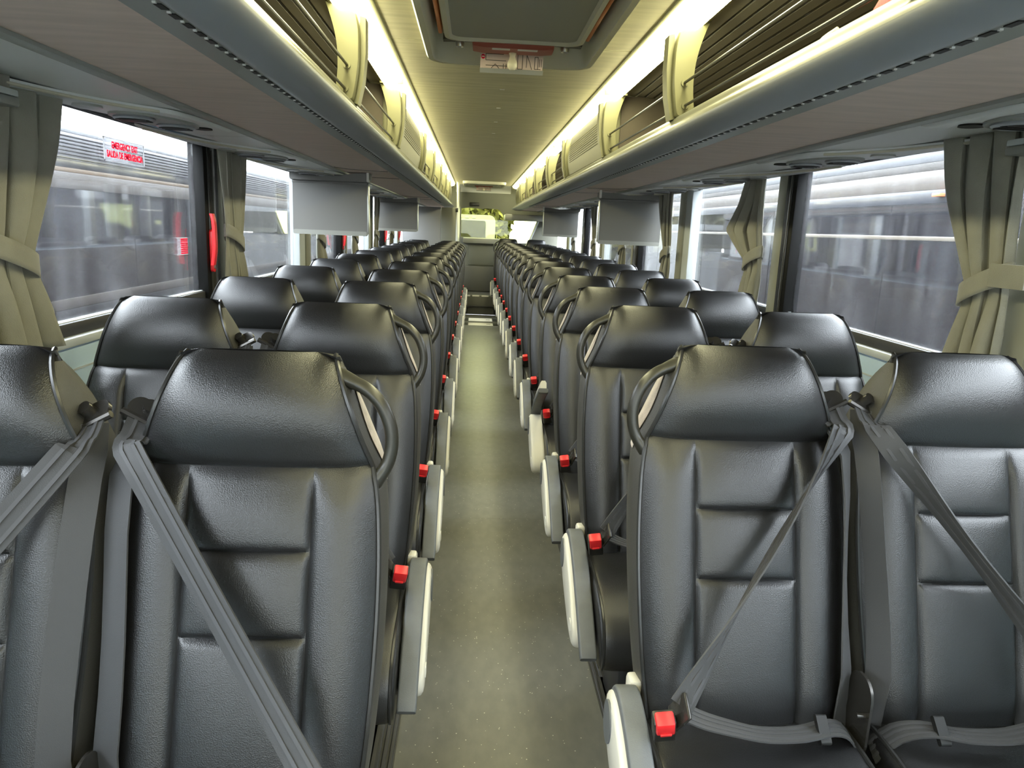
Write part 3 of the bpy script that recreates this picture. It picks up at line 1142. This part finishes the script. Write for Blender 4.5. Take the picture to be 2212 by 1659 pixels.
    # air grilles that fill a bay
    for g0, g1 in GR:
        gp = [(.553, .612), (.523, .606), (.505, .588), (.494, .54), (.491, .48), (.496, .42), (.508, .366), (.56, .364), (.60, .45), (.60, .60)]
        gb = along(gp, s, g0, g1, closed=True)
        go = add('air_grille', gb, M_cream)
        rc = MB()
        for k in range(13):
            z = .592 - k * .0125
            h = lerp([(.43, .4945), (.48, .491), (.54, .494), (.588, .505), (.61, .52)], z)
            rc.box(C + s * (h - .0035), C + s * (h + .004), g0 + .10, g1 - .10, Z(z - .0036), Z(z + .0036))
        bk = along([(.4985, .598), (.4925, .55), (.4898, .50), (.4900, .475), (.4925, .437)], s, g0 + .09, g1 - .09)
        add('grille_recess', bk, M_grille, go)
        gg = add('grille_bar', rc, M_cream, go)
        gg['kind'] = 'stuff'
        add('bulkhead', MB().box(C + s * .57, C + s * 1.16, g0 - .01, g0 + .01, Z(.315), Z(.64)), M_rackback)
        add('end_cover', along([(.56, .364), (.505, .362), (.488, .42), (.483, .48), (.486, .54), (.498, .592), (.53, .612), (.56, .615)], s, g0 - .03, g0 - .008, closed=True), M_cream)
    # cove lights
    cl = thing('strip_light', 'glowing strip light in the %s edge of the ceiling' % side, 'light', (C + s * .51, 5.3, Z(.64)))
    dp = [(.459, .650), (.465, .634), (.485, .620), (.51, .613), (.535, .615), (.555, .625), (.566, .645)]
    dp = [(p.x, p.y) for p in spline([(h, z, 0) for h, z in dp], 3)]
    segs = [(-1.3, .62), (.63, 1.82), (1.83, 3.58), (3.59, 5.9), (5.91, 8.2), (8.21, 10.5), (10.51, 12.15)]
    for ya, yb in segs:
        rel(cl, along(dp, s, ya, yb)).build('diffuser', M_light, cl)
        rel(cl, MB().box(C + s * .46, C + s * .565, yb - .006, yb + .006, Z(.618), Z(.66))).build('joint', M_cream, cl)

# luggage in the near end of the right rack
bag = thing('travel_bag', 'red cloth bag at the near end of the right luggage rack', 'bag', (C + .665, 1.30, Z(.315)))
m = MB()
rings = []
for k in range(11):
    t = k / 10
    y = -.20 + .40 * t
    sc = (1 - abs(2 * t - 1) ** 4) ** .5 * .9 + .1
    rings.append([(.085 * sc * math.cos(q) * (1 + .06 * math.sin(3 * q + k)), y, .075 + .075 * sc * math.sin(q) * (1 + .05 * math.cos(5 * q + k))) for q in (2 * math.pi * i / 16 for i in range(16))])
m.loft(rings)
m.build('body', mat('red_cloth', (.55, .02, .03), .7, var=.2, vscale=20, bump=.3, bscale=80), bag)
MB().tube(spline([(-.05, -.1, .13), (-.06, -.03, .19), (-.06, .05, .19), (-.05, .12, .13)], 5), .008, 8).build('strap', M_blackpl, bag)
cap = thing('black_case', 'shiny black case with a pale strip beside the red bag', 'case', (C + .625, 1.58, Z(.315)))
m = MB()
rings = []
for k in range(9):
    q = R(90 * k / 8)
    r = .075 * math.cos(q) ** .6 if k < 8 else .004
    rings.append([(r * math.cos(t) * .8, r * math.sin(t) * 1.1, .02 + .085 * math.sin(q)) for t in (2 * math.pi * i / 20 for i in range(20))])
m.loft(rings)
m.box(-.05, .05, -.07, .07, 0, .022, bev=.008)
m.build('body', mat('gloss_black', (.02, .02, .02), .12), cap)
MB().tube(spline([(-.062, .0, .03), (-.055, .0, .075), (-.02, .0, .105)], 4), .006, 8).build('strip', M_beige, cap)

# passenger service units under the racks
def psu(root, s):
    """built for the left side (s=-1); mirrored for the right"""
    X = lambda h: s * (h - 1.03)
    b = MB()
    o = [(-.72, 1.185), (-.55, 1.165), (-.36, 1.125), (-.20, 1.075), (-.08, 1.005), (-.02, .955), (.04, .925), (.20, .905), (.36, .898), (.40, .905), (.36, .965), (.30, 1.03), (.18, 1.10), (.02, 1.15), (-.25, 1.185), (-.5, 1.193)]
    o = [(p.x, p.y) for p in spline([(y, h, 0) for y, h in o + [o[0]]], 3)[:-1]]
    cen = (sum(p[0] for p in o) / len(o), sum(p[1] for p in o) / len(o))
    rings = []
    for z, k in ((.0, 1), (-.006, 1), (-.011, .97), (-.012, .93)):
        rings.append([(X(cen[1] + (h - cen[1]) * k), cen[0] + (y - cen[0]) * k, z) for y, h in o])
    b.loft(rings)
    b.build('housing', M_service, root)
    b = MB().tube([(X(h), y, -.010) for y, h in o[1:16]], .004, 6)
    b.build('edge_bead', M_beige, root)
    b = MB().prism([(X(h), y) for y, h in ellipse(.14, 1.03, .16, .085, 26, -.25)], -.018, -.010, 'z')
    bowl = b.build('vent_bowl', M_trimgrey, root)
    for q, (y, h) in enumerate(((.22, 1.005), (.06, 1.055))):
        b = MB()
        b.lathe([(.050, -.016), (.054, -.022), (.048, -.026), (.030, -.022), (.028, -.018)], (X(h), y, 0), 22)
        b.build('air_vent', M_fascia, root)
        m = MB()
        for k in range(3):
            m.box(X(h) - .04, X(h) + .04, y - .024 + k * .022, y - .019 + k * .022, -.028, -.018)
        m.build('vane', M_blackpl, root)
    MB().lathe([(.034, -.012), (.036, -.018), (.022, -.021), (.004, -.021)], (X(1.10), -.10, 0), 20).build('reading_lamp', M_silver, root)
    MB().lathe([(.026, -.010), (.028, -.016), (.020, -.015), (.004, -.013)], (X(.955), .30, 0), 18).build('call_button', M_slot, root)


def mono(s, ys, side, skip):
    root = None
    for i, y in enumerate(ys):
        lb = 'moulded grey air vent and reading lamp unit above the %s windows, %s one back' % (side, ords[i])
        if root is None:
            root = thing('passenger_service_unit', lb, 'vent unit', (C + s * 1.03, y, Z(.272)), 'air vent units under the racks')
            psu(root, s)
            tr = tree_of(root)
        else:
            copy_tree(root, tr, (C + s * 1.03, y, Z(.272)), lb)


mono(-1, [2.12, 3.2, 4.28, 5.4, 6.5, 7.6, 8.7], 'left', ())
mono(1, [1.34, 2.36, 3.36, 4.36, 5.4, 6.4, 7.4, 8.4], 'right', ())

# flip-down monitors seen from behind
for s, y, nm in ((-1, 4.5, 'nearer'), (-1, 8.2, 'farther'), (1, 5.2, 'nearer'), (1, 9.4, 'farther')):
    xc = {(-1, 4.5): -.848, (-1, 8.2): -.84, (1, 5.2): 1.065, (1, 9.4): 1.06}[(s, y)]
    side = 'left' if s < 0 else 'right'
    mo = thing('flip_down_monitor', '%s of the two grey monitors hanging under the %s luggage rack' % (nm, side), 'monitor', (xc, y, Z(.27)), 'monitors hanging under the racks')
    MB().prism(rrect(-.215, .215, -.335, -.045, .008, 3), -.014, .016, 'y').build('back_cover', M_monitor, mo)
    MB().prism(rrect(-.213, .213, -.352, -.326, .010, 3), -.022, .018, 'y').build('bottom_rail', M_trimgrey, mo)
    b = MB().prism([(p[0], p[1]) for p in [(-.225, -.005), (-.14, -.008), (-.03, -.02), (.06, -.016), (.14, 0), (.23, .006), (.23, -.03), (.218, -.046), (-.218, -.046), (-.225, -.03)]], -.05, .06, 'y')
    b.build('hinge_cover', M_monitor, mo)
    MB().box(-.218, .218, -.018, .02, -.062, -.046, bev=.005).build('hinge_rail', M_monitor, mo)
    MB().box(-s * .218 - .004, -s * .218 + .006, -.02, .02, -.34, -.06, bev=.003).build('side_strip', M_silver, mo)
    MB().box(-s * .222 - .008, -s * .222 + .008, -.055, -.02, -.045, .01, bev=.004).build('hinge_end', M_paper, mo)

# ------------------------------------------------------------------ curtains
def curtain(s, ytop, ytie, ybot, label, flare=None, tie_out=0, seed=0, tz0=-.13):
    rnd = random.Random(seed)
    x = C + s * 1.165
    ct = thing('curtain', label, 'curtain', (x, (ytop[0] + ytop[1]) / 2, Z(-.33)), 'tied back beige curtains')
    zt, zb = .28, -.33
    tabL = smooth_tab([(0, ytop[0]), (.25, ytop[0] * .75 + ytie[0] * .25), (.62, ytie[0]), (.70, ytie[0]), (1, ybot[0])])
    tabR = smooth_tab([(0, ytop[1]), (.25, ytop[1] * .75 + ytie[1] * .25), (.62, ytie[1]), (.70, ytie[1]), (1, ybot[1])])
    if flare:
        tabR = flare
    ph = rnd.random() * 6
    nf = 3.2
    def fn(t, v):
        a, b = lerp(tabL, v), lerp(tabR, v)
        amp = .016 * (1 - .45 * math.exp(-((v - .66) / .10) ** 2))
        sq = math.sin(t * nf * 2 * math.pi + ph + .5 * math.sin(v * 3))
        y = a + (b - a) * (t + .05 * math.sin(2 * t * nf * 2 * math.pi + ph))
        xx = x - s * (.022 + amp * sq + .006 * math.sin(v * 5 + t * 9))
        return (xx, y, Z(zt + (zb - zt) * v))
    o = rel(ct, MB().grid(fn, 64, 34)).build('cloth', M_curtain, ct)
    md = o.modifiers.new('thickness', 'SOLIDIFY')
    md.thickness = .0022
    # tie band
    def tb(t, v):
        q = 2 * math.pi * t
        yc, hw = (ytie[0] + ytie[1]) / 2, (ytie[1] - ytie[0]) / 2 + .012
        z = tz0 - .026 + .052 * v + .035 * math.cos(q) * (-1)
        return (x - s * (.026 + .045 * math.sin(q) * .62), yc + hw * math.cos(q), Z(z))
    o = rel(ct, MB().grid(tb, 28, 4)).build('tieback', M_curtain, ct)
    md = o.modifiers.new('thickness', 'SOLIDIFY')
    md.thickness = .003
    if tie_out:
        rel(ct, MB().box(x - s * .06, x - s * .055, ytie[0] - .10, ytie[0] + .02, Z(tz0 - .0), Z(tz0 + .055), bev=.002)).build('tieback_end', M_curtain, ct)
    return ct


curtain(-1, (1.62, 1.95), (1.60, 1.80), (1.62, 1.87), 'beige curtain tied back at the left edge of the picture', seed=1, tz0=-.10)
curtain(-1, (3.13, 3.44), (3.18, 3.37), (3.18, 3.42), 'beige curtain tied back behind the large red window handle', seed=2, tz0=-.09)
curtain(-1, (4.99, 5.28), (5.02, 5.17), (5.03, 5.3), 'beige curtain on the left partly hidden by the nearer monitor', seed=3)
curtain(-1, (6.40, 6.72), (6.46, 6.60), (6.45, 6.7), 'thin beige curtain on the left below the right end of the nearer monitor', seed=4)
curtain(-1, (7.86, 8.10), (7.88, 8.02), (7.87, 8.08), 'pale curtain on the left beside the farther monitor', seed=5)
curtain(-1, (9.30, 9.55), (9.33, 9.47), (9.33, 9.5), 'small distant curtain on the left behind the farther monitor', seed=6)
curtain(1, (1.70, 2.01), (1.70, 1.85), (1.70, 1.89), 'beige curtain tied back at the right edge of the picture', tie_out=1, seed=7, tz0=-.09)
fl_ = [(0, 3.47), (.2, 3.56), (.40, 3.73), (.55, 3.55), (.64, 3.43), (.70, 3.42), (1, 3.46)]
curtain(1, (3.27, 3.47), (3.25, 3.42), (3.26, 3.46), 'beige curtain on the right with a loose flap spread over the pane', flare=fl_, seed=8, tz0=-.09)
curtain(1, (4.85, 5.15), (4.83, 4.98), (4.84, 5.02), 'beige curtain on the right at the edge of the nearer monitor', tie_out=1, seed=9)
curtain(1, (6.28, 6.55), (6.30, 6.46), (6.30, 6.5), 'beige curtain on the right under the nearer monitor', seed=10)
curtain(1, (7.86, 8.15), (7.88, 8.0), (7.86, 8.1), 'pale curtain on the right between the two monitors', seed=11)
curtain(1, (9.50, 9.74), (9.52, 9.64), (9.50, 9.70), 'small pale curtain on the right behind the farther monitor', seed=12)

# shade boxes above the nearest curtains
for s, side in ((-1, 'left'), (1, 'right')):
    x = C + s * 1.2
    sbx = thing('blind_box', 'pale blind box above the nearest %s curtain' % side, 'blind', (x, 1.4, Z(.24)))
    MB().box(-s * .10, -s * .002, -.55, .30, -.012, .002, bev=.004).build('casing', M_white, sbx)
    MB().box(-s * .112, -s * .1, -.55, .31, -.012, .002, bev=.003).build('front_edge', M_white, sbx)
    MB().box(-s * .112, -s * .002, -.55, .31, -.032, -.013, bev=.003).build('bottom_rail', M_trimgrey, sbx)
    MB().box(-s * .11, -s * .002, .30, .315, -.03, .002, bev=.003).build('end_plate', M_trimgrey, sbx)

# red window release handles on the left
for k, (y, nm) in enumerate(((3.10, 'large red window release handle on the near black pillar'), (6.16, 'red window release handle under the nearer left monitor'), (9.0, 'red window release handle under the farther left monitor'), (10.62, 'farthest red window release handle on the left'))):
    h = thing('release_handle', nm, 'handle', (XL + .012, y, Z(-.11)), 'red window release handles')
    bar = spline([(.022, -.014, .118), (.029, -.016, .09), (.031, -.015, .03), (.029, -.014, -.03), (.020, -.012, -.085)], 4)
    b = MB()
    rings = []
    for p in bar:
        rings.append([(p.x + u * .35, p.y + w_, p.z) for u, w_ in rrect(-.020, .020, -.012, .012, .004, 3)])
    b.loft(rings)
    b.build('grip', M_red, h)
    MB().prism(rrect(.004, .034, -.115, .055, .014, 4), .002, .014, 'x').build('mount', M_red, h)
    m = MB()
    for z in (.035, -.095):
        m.lathe([(.002, .013), (.008, .014), (.008, .017), (.002, .018)], (.0, .019, z), 12, 'x')
    m.build('screw', M_steel, h)

# window stickers
def text_mesh(body, size):
    cu = bpy.data.curves.new('lettering', 'FONT')
    cu.body = body
    cu.size = size
    cu.extrude = .0004
    cu.align_x = 'CENTER'
    cu.align_y = 'CENTER'
    cu.offset = .0007
    o = bpy.data.objects.new('lettering', cu)
    COL.objects.link(o)
    dg = bpy.context.evaluated_depsgraph_get()
    me = bpy.data.meshes.new_from_object(o.evaluated_get(dg))
    bpy.data.objects.remove(o)
    return me


def film(name, col):
    m = mat(name, col, .5)
    nt = m.node_tree
    t = nt.nodes.new('ShaderNodeBsdfTranslucent')
    t.inputs[0].default_value = (*col, 1)
    mx = nt.nodes.new('ShaderNodeMixShader')
    mx.inputs[0].default_value = .75
    out = nt.nodes['Material Output']
    nt.links.new(nt.nodes['Principled BSDF'].outputs[0], mx.inputs[1])
    nt.links.new(t.outputs[0], mx.inputs[2])
    nt.links.new(mx.outputs[0], out.inputs['Surface'])
    return m


M_redink = film('red_ink', (.90, .03, .12))
M_border = film('sticker_border', (.8, .8, .8))
M_clear = glass('sticker_film', (.9, .9, .92), .12, (.8, .8, .84), streak=False)
sg = thing('emergency_exit_sticker', 'red lettered emergency exit sticker on the near left window', 'sticker', (XL - .022, 2.485, Z(.182)))
MB().box(0, .001, -.135, .135, -.034, .034).build('film', M_clear, sg)
m = MB()
for a_, b_, c_, d_ in ((-.137, .137, .031, .035), (-.137, .137, -.035, -.031), (-.137, -.133, -.035, .035), (.133, .137, -.035, .035)):
    m.box(.0, .0016, a_, b_, c_, d_)
m.build('border', M_border, sg)
for txt, zz, wd in (('EMERGENCY EXIT', .014, .175), ('SALIDA DE EMERGENCIA', -.013, .243)):
    me = text_mesh(txt, .030)
    xs = [v.co.x for v in me.vertices]
    k = wd / (max(xs) - min(xs))
    for v in me.vertices:
        x, y, z = v.co
        v.co = (.002 + z, x * k, y * .92 + zz)
    me.materials.clear()
    me.materials.append(M_redink)
    o = bpy.data.objects.new('lettering', me)
    COL.objects.link(o)
    o.parent = sg
for s, y, z, nm in ((-1, 2.915, -.118, 'small red striped sticker on the near left window beside the handle'), (1, 1.925, -.117, 'small red and clear sticker on the near right window beside the curtain')):
    st_ = thing('pane_sticker', nm, 'sticker', (C + s * 1.222, y, Z(z)))
    MB().box(-s * .001, 0, -.05, .05, -.032, .032).build('film', M_clear, st_)
    m = MB()
    if s < 0:
        for k in range(8):
            m.box(0, .002, -.016, .048, .024 - k * .0075, .0285 - k * .0075)
    else:
        m.prism([(-.045, -.028), (.005, -.026), (-.002, -.01), (-.012, .0), (-.012, .018), (-.002, .026), (-.045, .028)], -.002, 0, 'x')
    m.build('print', M_redink, st_)
    m = MB()
    for a_, b_, c_, d_ in ((-.05, .05, .030, .032), (-.05, .05, -.032, -.030)):
        m.box(-s * .0018, 0, a_, b_, c_, d_)
    m.build('border', M_border, st_)

# ------------------------------------------------------------------ roof hatches
ht = thing('roof_hatch', 'large grey roof hatch with red emergency handle over the near aisle', 'roof hatch', (C, 2.56, Z(.64)), 'roof hatches')
def ringloft(loops):
    b = MB()
    b.loft(loops, cap=False)
    return b
def rr(hx, y0, y1, z, r):
    return [(x, y, z) for x, y in rrect(-hx, hx, y0, y1, r, 6)]
oy0, oy1 = -.56, .53
ringloft([rr(.318, oy0, oy1, .012, .09), rr(.318, oy0, oy1, -.014, .09), rr(.31, oy0 + .008, oy1 - .008, -.026, .085), rr(.29, oy0 + .028, oy1 - .028, -.026, .07), rr(.283, oy0 + .035, oy1 - .035, -.018, .065),
          rr(.275, oy0 + .05, oy1 - .06, .03, .06), rr(.268, oy0 + .06, oy1 - .075, .08, .06)]).build('frame', M_hatch, ht)
MB().box(-.30, .30, oy0, oy1, .08, .095).build('well_top', M_reardark, ht)
ringloft([rr(.235, oy0 + .09, .215, .02, .05), rr(.243, oy0 + .082, .223, .004, .055), rr(.238, oy0 + .087, .218, -.010, .055), rr(.222, oy0 + .103, .202, -.012, .045), rr(.214, oy0 + .111, .194, -.002, .04)]).build('lid_rim', M_hatch, ht)
MB().prism(rrect(-.216, .216, oy0 + .11, .196, .04, 5), -.002, .03, 'z').build('lid', M_lid, ht)
for s in (-1, 1):
    MB().box(s * .248, s * .262, -.45, .20, .006, .045, bev=.004).build('orange_seal', M_orange, ht)
b = MB()
b.loft([[(x * k, y, z) for x, z in ((-.148, .02), (.148, .02), (.142, -.022), (.105, -.026), (-.105, -.026), (-.142, -.022))] for y, k in ((.215, .98), (.222, 1), (.298, 1), (.305, .97))])
rh = b.build('red_handle', M_brick, ht)
m = MB()
for x0_, x1_ in ((-.075, -.012), (.015, .085)):
    m.box(x0_, x1_, .218, .226, -.0275, -.0255)
    m.box(x0_, x1_, .224, .240, -.0275, -.0258)
m.build('label', M_paper, rh)
MB().lathe([(.004, .0), (.013, -.004), (.014, -.016), (.010, -.024), (.012, -.034), (.0175, -.046), (.0175, -.060), (.010, -.070), (.002, -.072)], (.0, .285, -.012), 18).build('knob', M_beige, ht)
for s in (-1, 1):
    MB().lathe([(.002, -.004), (.006, -.006), (.008, -.002), (.013, -.008), (.016, .0), (.016, .012)], (s * .19, .312, -.0), 18).build('screw', M_steel, ht)
    MB().prism([(s * .16, .25), (s * .25, .29), (s * .25, .33), (s * .14, .31)], .01, .03, 'z').build('hinge_arm', M_reardark, ht)
# instruction plate hanging on the frame edge
ip = MB().box(-.115, .115, -.001, .001, -.036, .036)
rt = Matrix.Rotation(R(25), 4, 'X')
T = lambda p: tuple(Vector((.0, .345, -.040)) + rt @ Vector(p))
ip.v = [T(p) for p in ip.v]
pl = ip.build('instruction_plate', M_sticker, ht)
m = MB()
def seg(x0_, z0_, x1_, z1_, w_=.0011):
    d_ = Vector((x1_ - x0_, 0, z1_ - z0_))
    n_ = Vector((-d_.z, 0, d_.x)).normalized() * w_
    q = [(x0_ + n_.x, -.0016, z0_ + n_.z), (x0_ - n_.x, -.0016, z0_ - n_.z), (x1_ - n_.x, -.0016, z1_ - n_.z), (x1_ + n_.x, -.0016, z1_ + n_.z)]
    m.add([T(p) for p in q], [(0, 1, 2, 3)])
for q in ((-.095, .022, -.03, .022), (-.095, .0, -.02, .0), (-.095, -.0, -.095, .022), (-.095, -.018, -.01, -.018), (-.08, .022, -.072, .032), (-.072, .022, -.08, .032), (-.045, .022, -.037, .032), (-.037, .022, -.045, .032),
          (-.075, -.028, -.06, -.012), (-.06, -.012, -.045, -.028), (-.03, -.03, -.03, -.01), (-.02, -.03, -.02, -.01), (.022, .024, .04, .024), (.04, .024, .04, -.026), (.04, -.026, .022, -.026), (.022, -.026, .022, .024),
          (.055, .024, .066, -.0), (.055, .024, .055, -.02), (.066, .0, .075, -.026), (.085, .018, .085, -.024), (.097, .018, .097, -.024), (.085, .018, .097, .018), (.085, -.024, .108, -.024), (.103, .012, .103, -.016), (.11, .012, .11, -.016)):
    seg(*q)
m.build('pictogram', M_ink, pl, smooth=0)
m = MB()
m.add([T((-.105 + .0075 * math.cos(2 * math.pi * k / 16), -.0016, .012 + .0085 * math.sin(2 * math.pi * k / 16))) for k in range(16)], [tuple(range(16))])
m.build('red_disc', M_redink, pl, smooth=0)
m = MB()
m.add([T(p) for p in ((-.110, -.0019, .0105), (-.100, -.0019, .0105), (-.100, -.0019, .0135), (-.110, -.0019, .0135))], [(0, 1, 2, 3)])
m.build('white_bar', M_paper, pl, smooth=0)
m = MB().box(-.116, .116, -.001, .001, -.009, .009)
m.v = [tuple(Vector((0, .335, -.078)) + Matrix.Rotation(R(40), 4, 'X') @ Vector(p)) for p in m.v]
m.build('foil_strip', M_silver, ht)
copy_tree(ht, tree_of(ht), (C, 11.76, Z(.64)), 'small distant roof hatch near the rear window')

for k, (y, w) in enumerate(((3.78, 'nearest'), (4.35, 'second'), (4.92, 'third'), (5.5, 'farthest'))):
    c_ = MB().box(-.011, .011, -.004, .004, -.003, .001, bev=.001)
    o = c_.build('ceiling_clip', M_steel)
    o.location = (C - .006, y, cz)
    tag(o, 'tiny bright clip on the ceiling, %s of four in a row' % w, 'clip', 'clips on the ceiling')

# ------------------------------------------------------------------ outside
gd = MB().box(-40, 40, -30, 60, Z(-2.72), Z(-2.70))
g_ = struct(gd.build('ground', mat('asphalt', (.06, .06, .06), .85, var=.15, vscale=3)))
M_nsilver = mat('neighbour_silver', (.085, .086, .10), .5, spec=.3)
M_nbeige = mat('neighbour_beige', (.042, .036, .032), .5, spec=.2)
M_ndark = mat('neighbour_dark', (.012, .012, .013), .6, spec=.12)
M_ngold = mat('neighbour_gold', (.075, .052, .03), .5, spec=.2)
M_nglass = mat('neighbour_glass', (.010, .0095, .012), .04, spec=.5)
M_nroof = mat('neighbour_roof', (.085, .09, .10), .45)


def neighbour(X, s, label, bands, glass_z, seams, ribs):
    """parked coach whose side faces ours; s: direction away from us"""
    nb = thing('parked_coach', label, 'coach', (X + s * 1.25, 6, Z(-2.7)))
    ya, yb = -3.5, 15.5
    add = lambda n, b, m: rel(nb, b).build(n, m, nb)
    add('body', MB().box(X + s * .03, X + s * 2.5, ya, yb, Z(-2.35), Z(.40), bev=.05), M_ndark)
    rf = MB()
    rf.loft([[(X + s * (.02 + .5 * (1 - math.cos(R(a)))), y, Z(bands[0][1] - .03 + .10 * math.sin(R(a)))) for a in range(0, 91, 15)] + [(X + s * 2.4, y, Z(bands[0][1] + .07)), (X + s * 2.4, y, Z(.3)), (X + s * .04, y, Z(.3))] for y in (ya, yb)])
    add('roof', rf, M_nroof)
    for nm, z1, z0, m in bands:
        add(nm, MB().box(X, X + s * .04, ya, yb, Z(z0), Z(z1), bev=.003), m)
    if ribs:
        r_ = MB()
        for k in range(7):
            z = ribs[0] - (ribs[0] - ribs[1]) * (k + .5) / 7
            r_.box(X - s * .008, X + s * .01, ya, yb, Z(z - .004), Z(z + .004), bev=.002, seg=1)
        add('rib', r_, M_ndark)
    edges = [ya] + seams + [yb]
    for p, q in zip(edges, edges[1:]):
        add('pane', MB().box(X + s * .004, X + s * .03, p + .008, q - .008, Z(glass_z[0]), Z(glass_z[1])), M_nglass)
    for p in (ya + 2.6, ya + 3.9, yb - 4.0):
        add('wheel', MB().lathe([(.2, 0), (.46, 0), (.5, s * .05), (.5, s * .25), (.2, s * .25)], (X + s * .02, p, Z(-2.2)), 26, 'x'), M_slot)
    return nb


nl = neighbour(-2.5, -1, 'parked coach with ribbed silver top band outside the left windows', [
    ('cornice', .495, .46, M_nroof), ('fluted_band', .46, .297, M_nsilver), ('gutter', .297, .252, M_ndark), ('gold_strip', .252, .225, M_ngold), ('upper_band', .225, .126, M_nbeige),
    ('lower_band', -.54, -.605, M_nbeige), ('skirt', -.605, -2.2, M_ndark)], (-.54, .126), [-.8, 1.9, 4.0, 5.7, 7.9, 10.1, 12.3], (.45, .30))
rel_b = MB().box(-2.49, -2.46, 7.30, 7.38, Z(.30), Z(.36), bev=.004)
rel(nl, rel_b).build('marker_lamp', mat('amber', (.8, .25, .12), .3), nl)
nr = neighbour(2.75, 1, 'parked coach with beige top band outside the right windows', [
    ('cornice', .577, .495, M_nroof), ('moulding', .495, .445, mat('neighbour_moulding', (.048, .044, .04), .6, var=.3, vscale=30)), ('upper_band', .445, .33, mat('neighbour_cream', (.085, .074, .064), .45)),
    ('grey_band', .33, .25, mat('neighbour_bluegrey', (.034, .037, .047), .35)), ('reflection_stripe', .054, .028, mat('neighbour_reflection', (.17, .15, .12), .3)),  # stripe across the glass: painted reflection of our own coach's beige band
    ('lower_band', -.62, -.655, M_nbeige), ('skirt', -.655, -2.2, mat('neighbour_skirt', (.12, .12, .115), .4))], (-.62, .25), [-1.5, 1.2, 3.2, 4.92, 6.9, 9.0, 11.2], None)
rel(nr, MB().box(2.71, 2.745, 4.35, 4.43, Z(.285), Z(.305), bev=.004)).build('marker_lamp', mat('amber_right', (.85, .2, .08), .3), nr)

# white van and trees behind the coach
van = thing('van', 'white van seen through the rear window', 'van', (-.2, 17.5, Z(-2.7)))
vb = MB().prism([(p[0], p[1]) for p in rrect(-1.6, .66, .35, 2.97, .14, 6)], 0, 4.5, 'y')
vb.build('body', mat('van_white', (.30, .31, .31), .35), van)
MB().prism(rrect(-1.3, .44, 2.36, 2.84, .05, 5), -.015, .01, 'y').build('rear_window', mat('van_window', (.035, .036, .022), .6, spec=.1, var=.2, vscale=9), van)
m = MB()
for x in (-.16, 0, .16):
    m.box(x - .04, x + .04, -.012, .01, 2.885, 2.92, bev=.004)
m.build('roof_lamp', M_fascia, van)
for x in (-.85, .85):
    MB().lathe([(.1, -.1), (.33, -.1), (.35, 0), (.33, .1), (.1, .1)], (x, .8, .35), 22, 'x').build('wheel', M_slot, van)
M_leaf = mat('leaves', (.09, .10, .02), .6, col2=(.17, .165, .05), vscale=2)
for k, (x, y, lb) in enumerate(((-1.5, 24, 'yellow green tree behind the van, on the left'), (.08, 27.6, 'yellow green tree behind the van, right of its corner'))):
    t_ = thing('tree', lb, 'tree', (x, y, Z(-2.7)), 'trees beyond the rear window')
    tk = MB().tube(spline([(0, 0, 0), (.05, 0, 1.5), (-.05, .05, 3.0), (.1, 0, 4.6)], 4), [.20] * 4 + [.16] * 4 + [.1] * 4 + [.06], 10)
    for q in range(6):
        an = q * 1.1
        tk.tube([(0, 0, 1.6 + q * .4), (.9 * math.cos(an), .9 * math.sin(an), 2.3 + q * .45)], [.07, .03], 7)
    tk.build('trunk', mat('bark_%d' % k, (.25, .2, .14), .9), t_)
    rnd = random.Random(k)
    lm = MB()
    for q in range(2600):
        a1, b1 = rnd.random() * 2 * math.pi, math.acos(2 * rnd.random() - 1)
        r = .5 + .5 * rnd.random() ** .5
        c0 = Vector((1.25 * r * math.sin(b1) * math.cos(a1), 1.2 * r * math.sin(b1) * math.sin(a1), 3.2 + 2.3 * r * math.cos(b1)))
        d1 = Vector((rnd.uniform(-1, 1), rnd.uniform(-1, 1), rnd.uniform(-1, 1))).normalized() * .20
        d2 = d1.cross(Vector((rnd.uniform(-1, 1), rnd.uniform(-1, 1), rnd.uniform(-1, 1)))).normalized() * .11
        lm.add([c0 - d1, c0 + d2, c0 + d1, c0 - d2], [(0, 1, 2, 3)])
    lo = lm.build('foliage', M_leaf, t_, smooth=0)
    lo['kind'] = 'stuff'
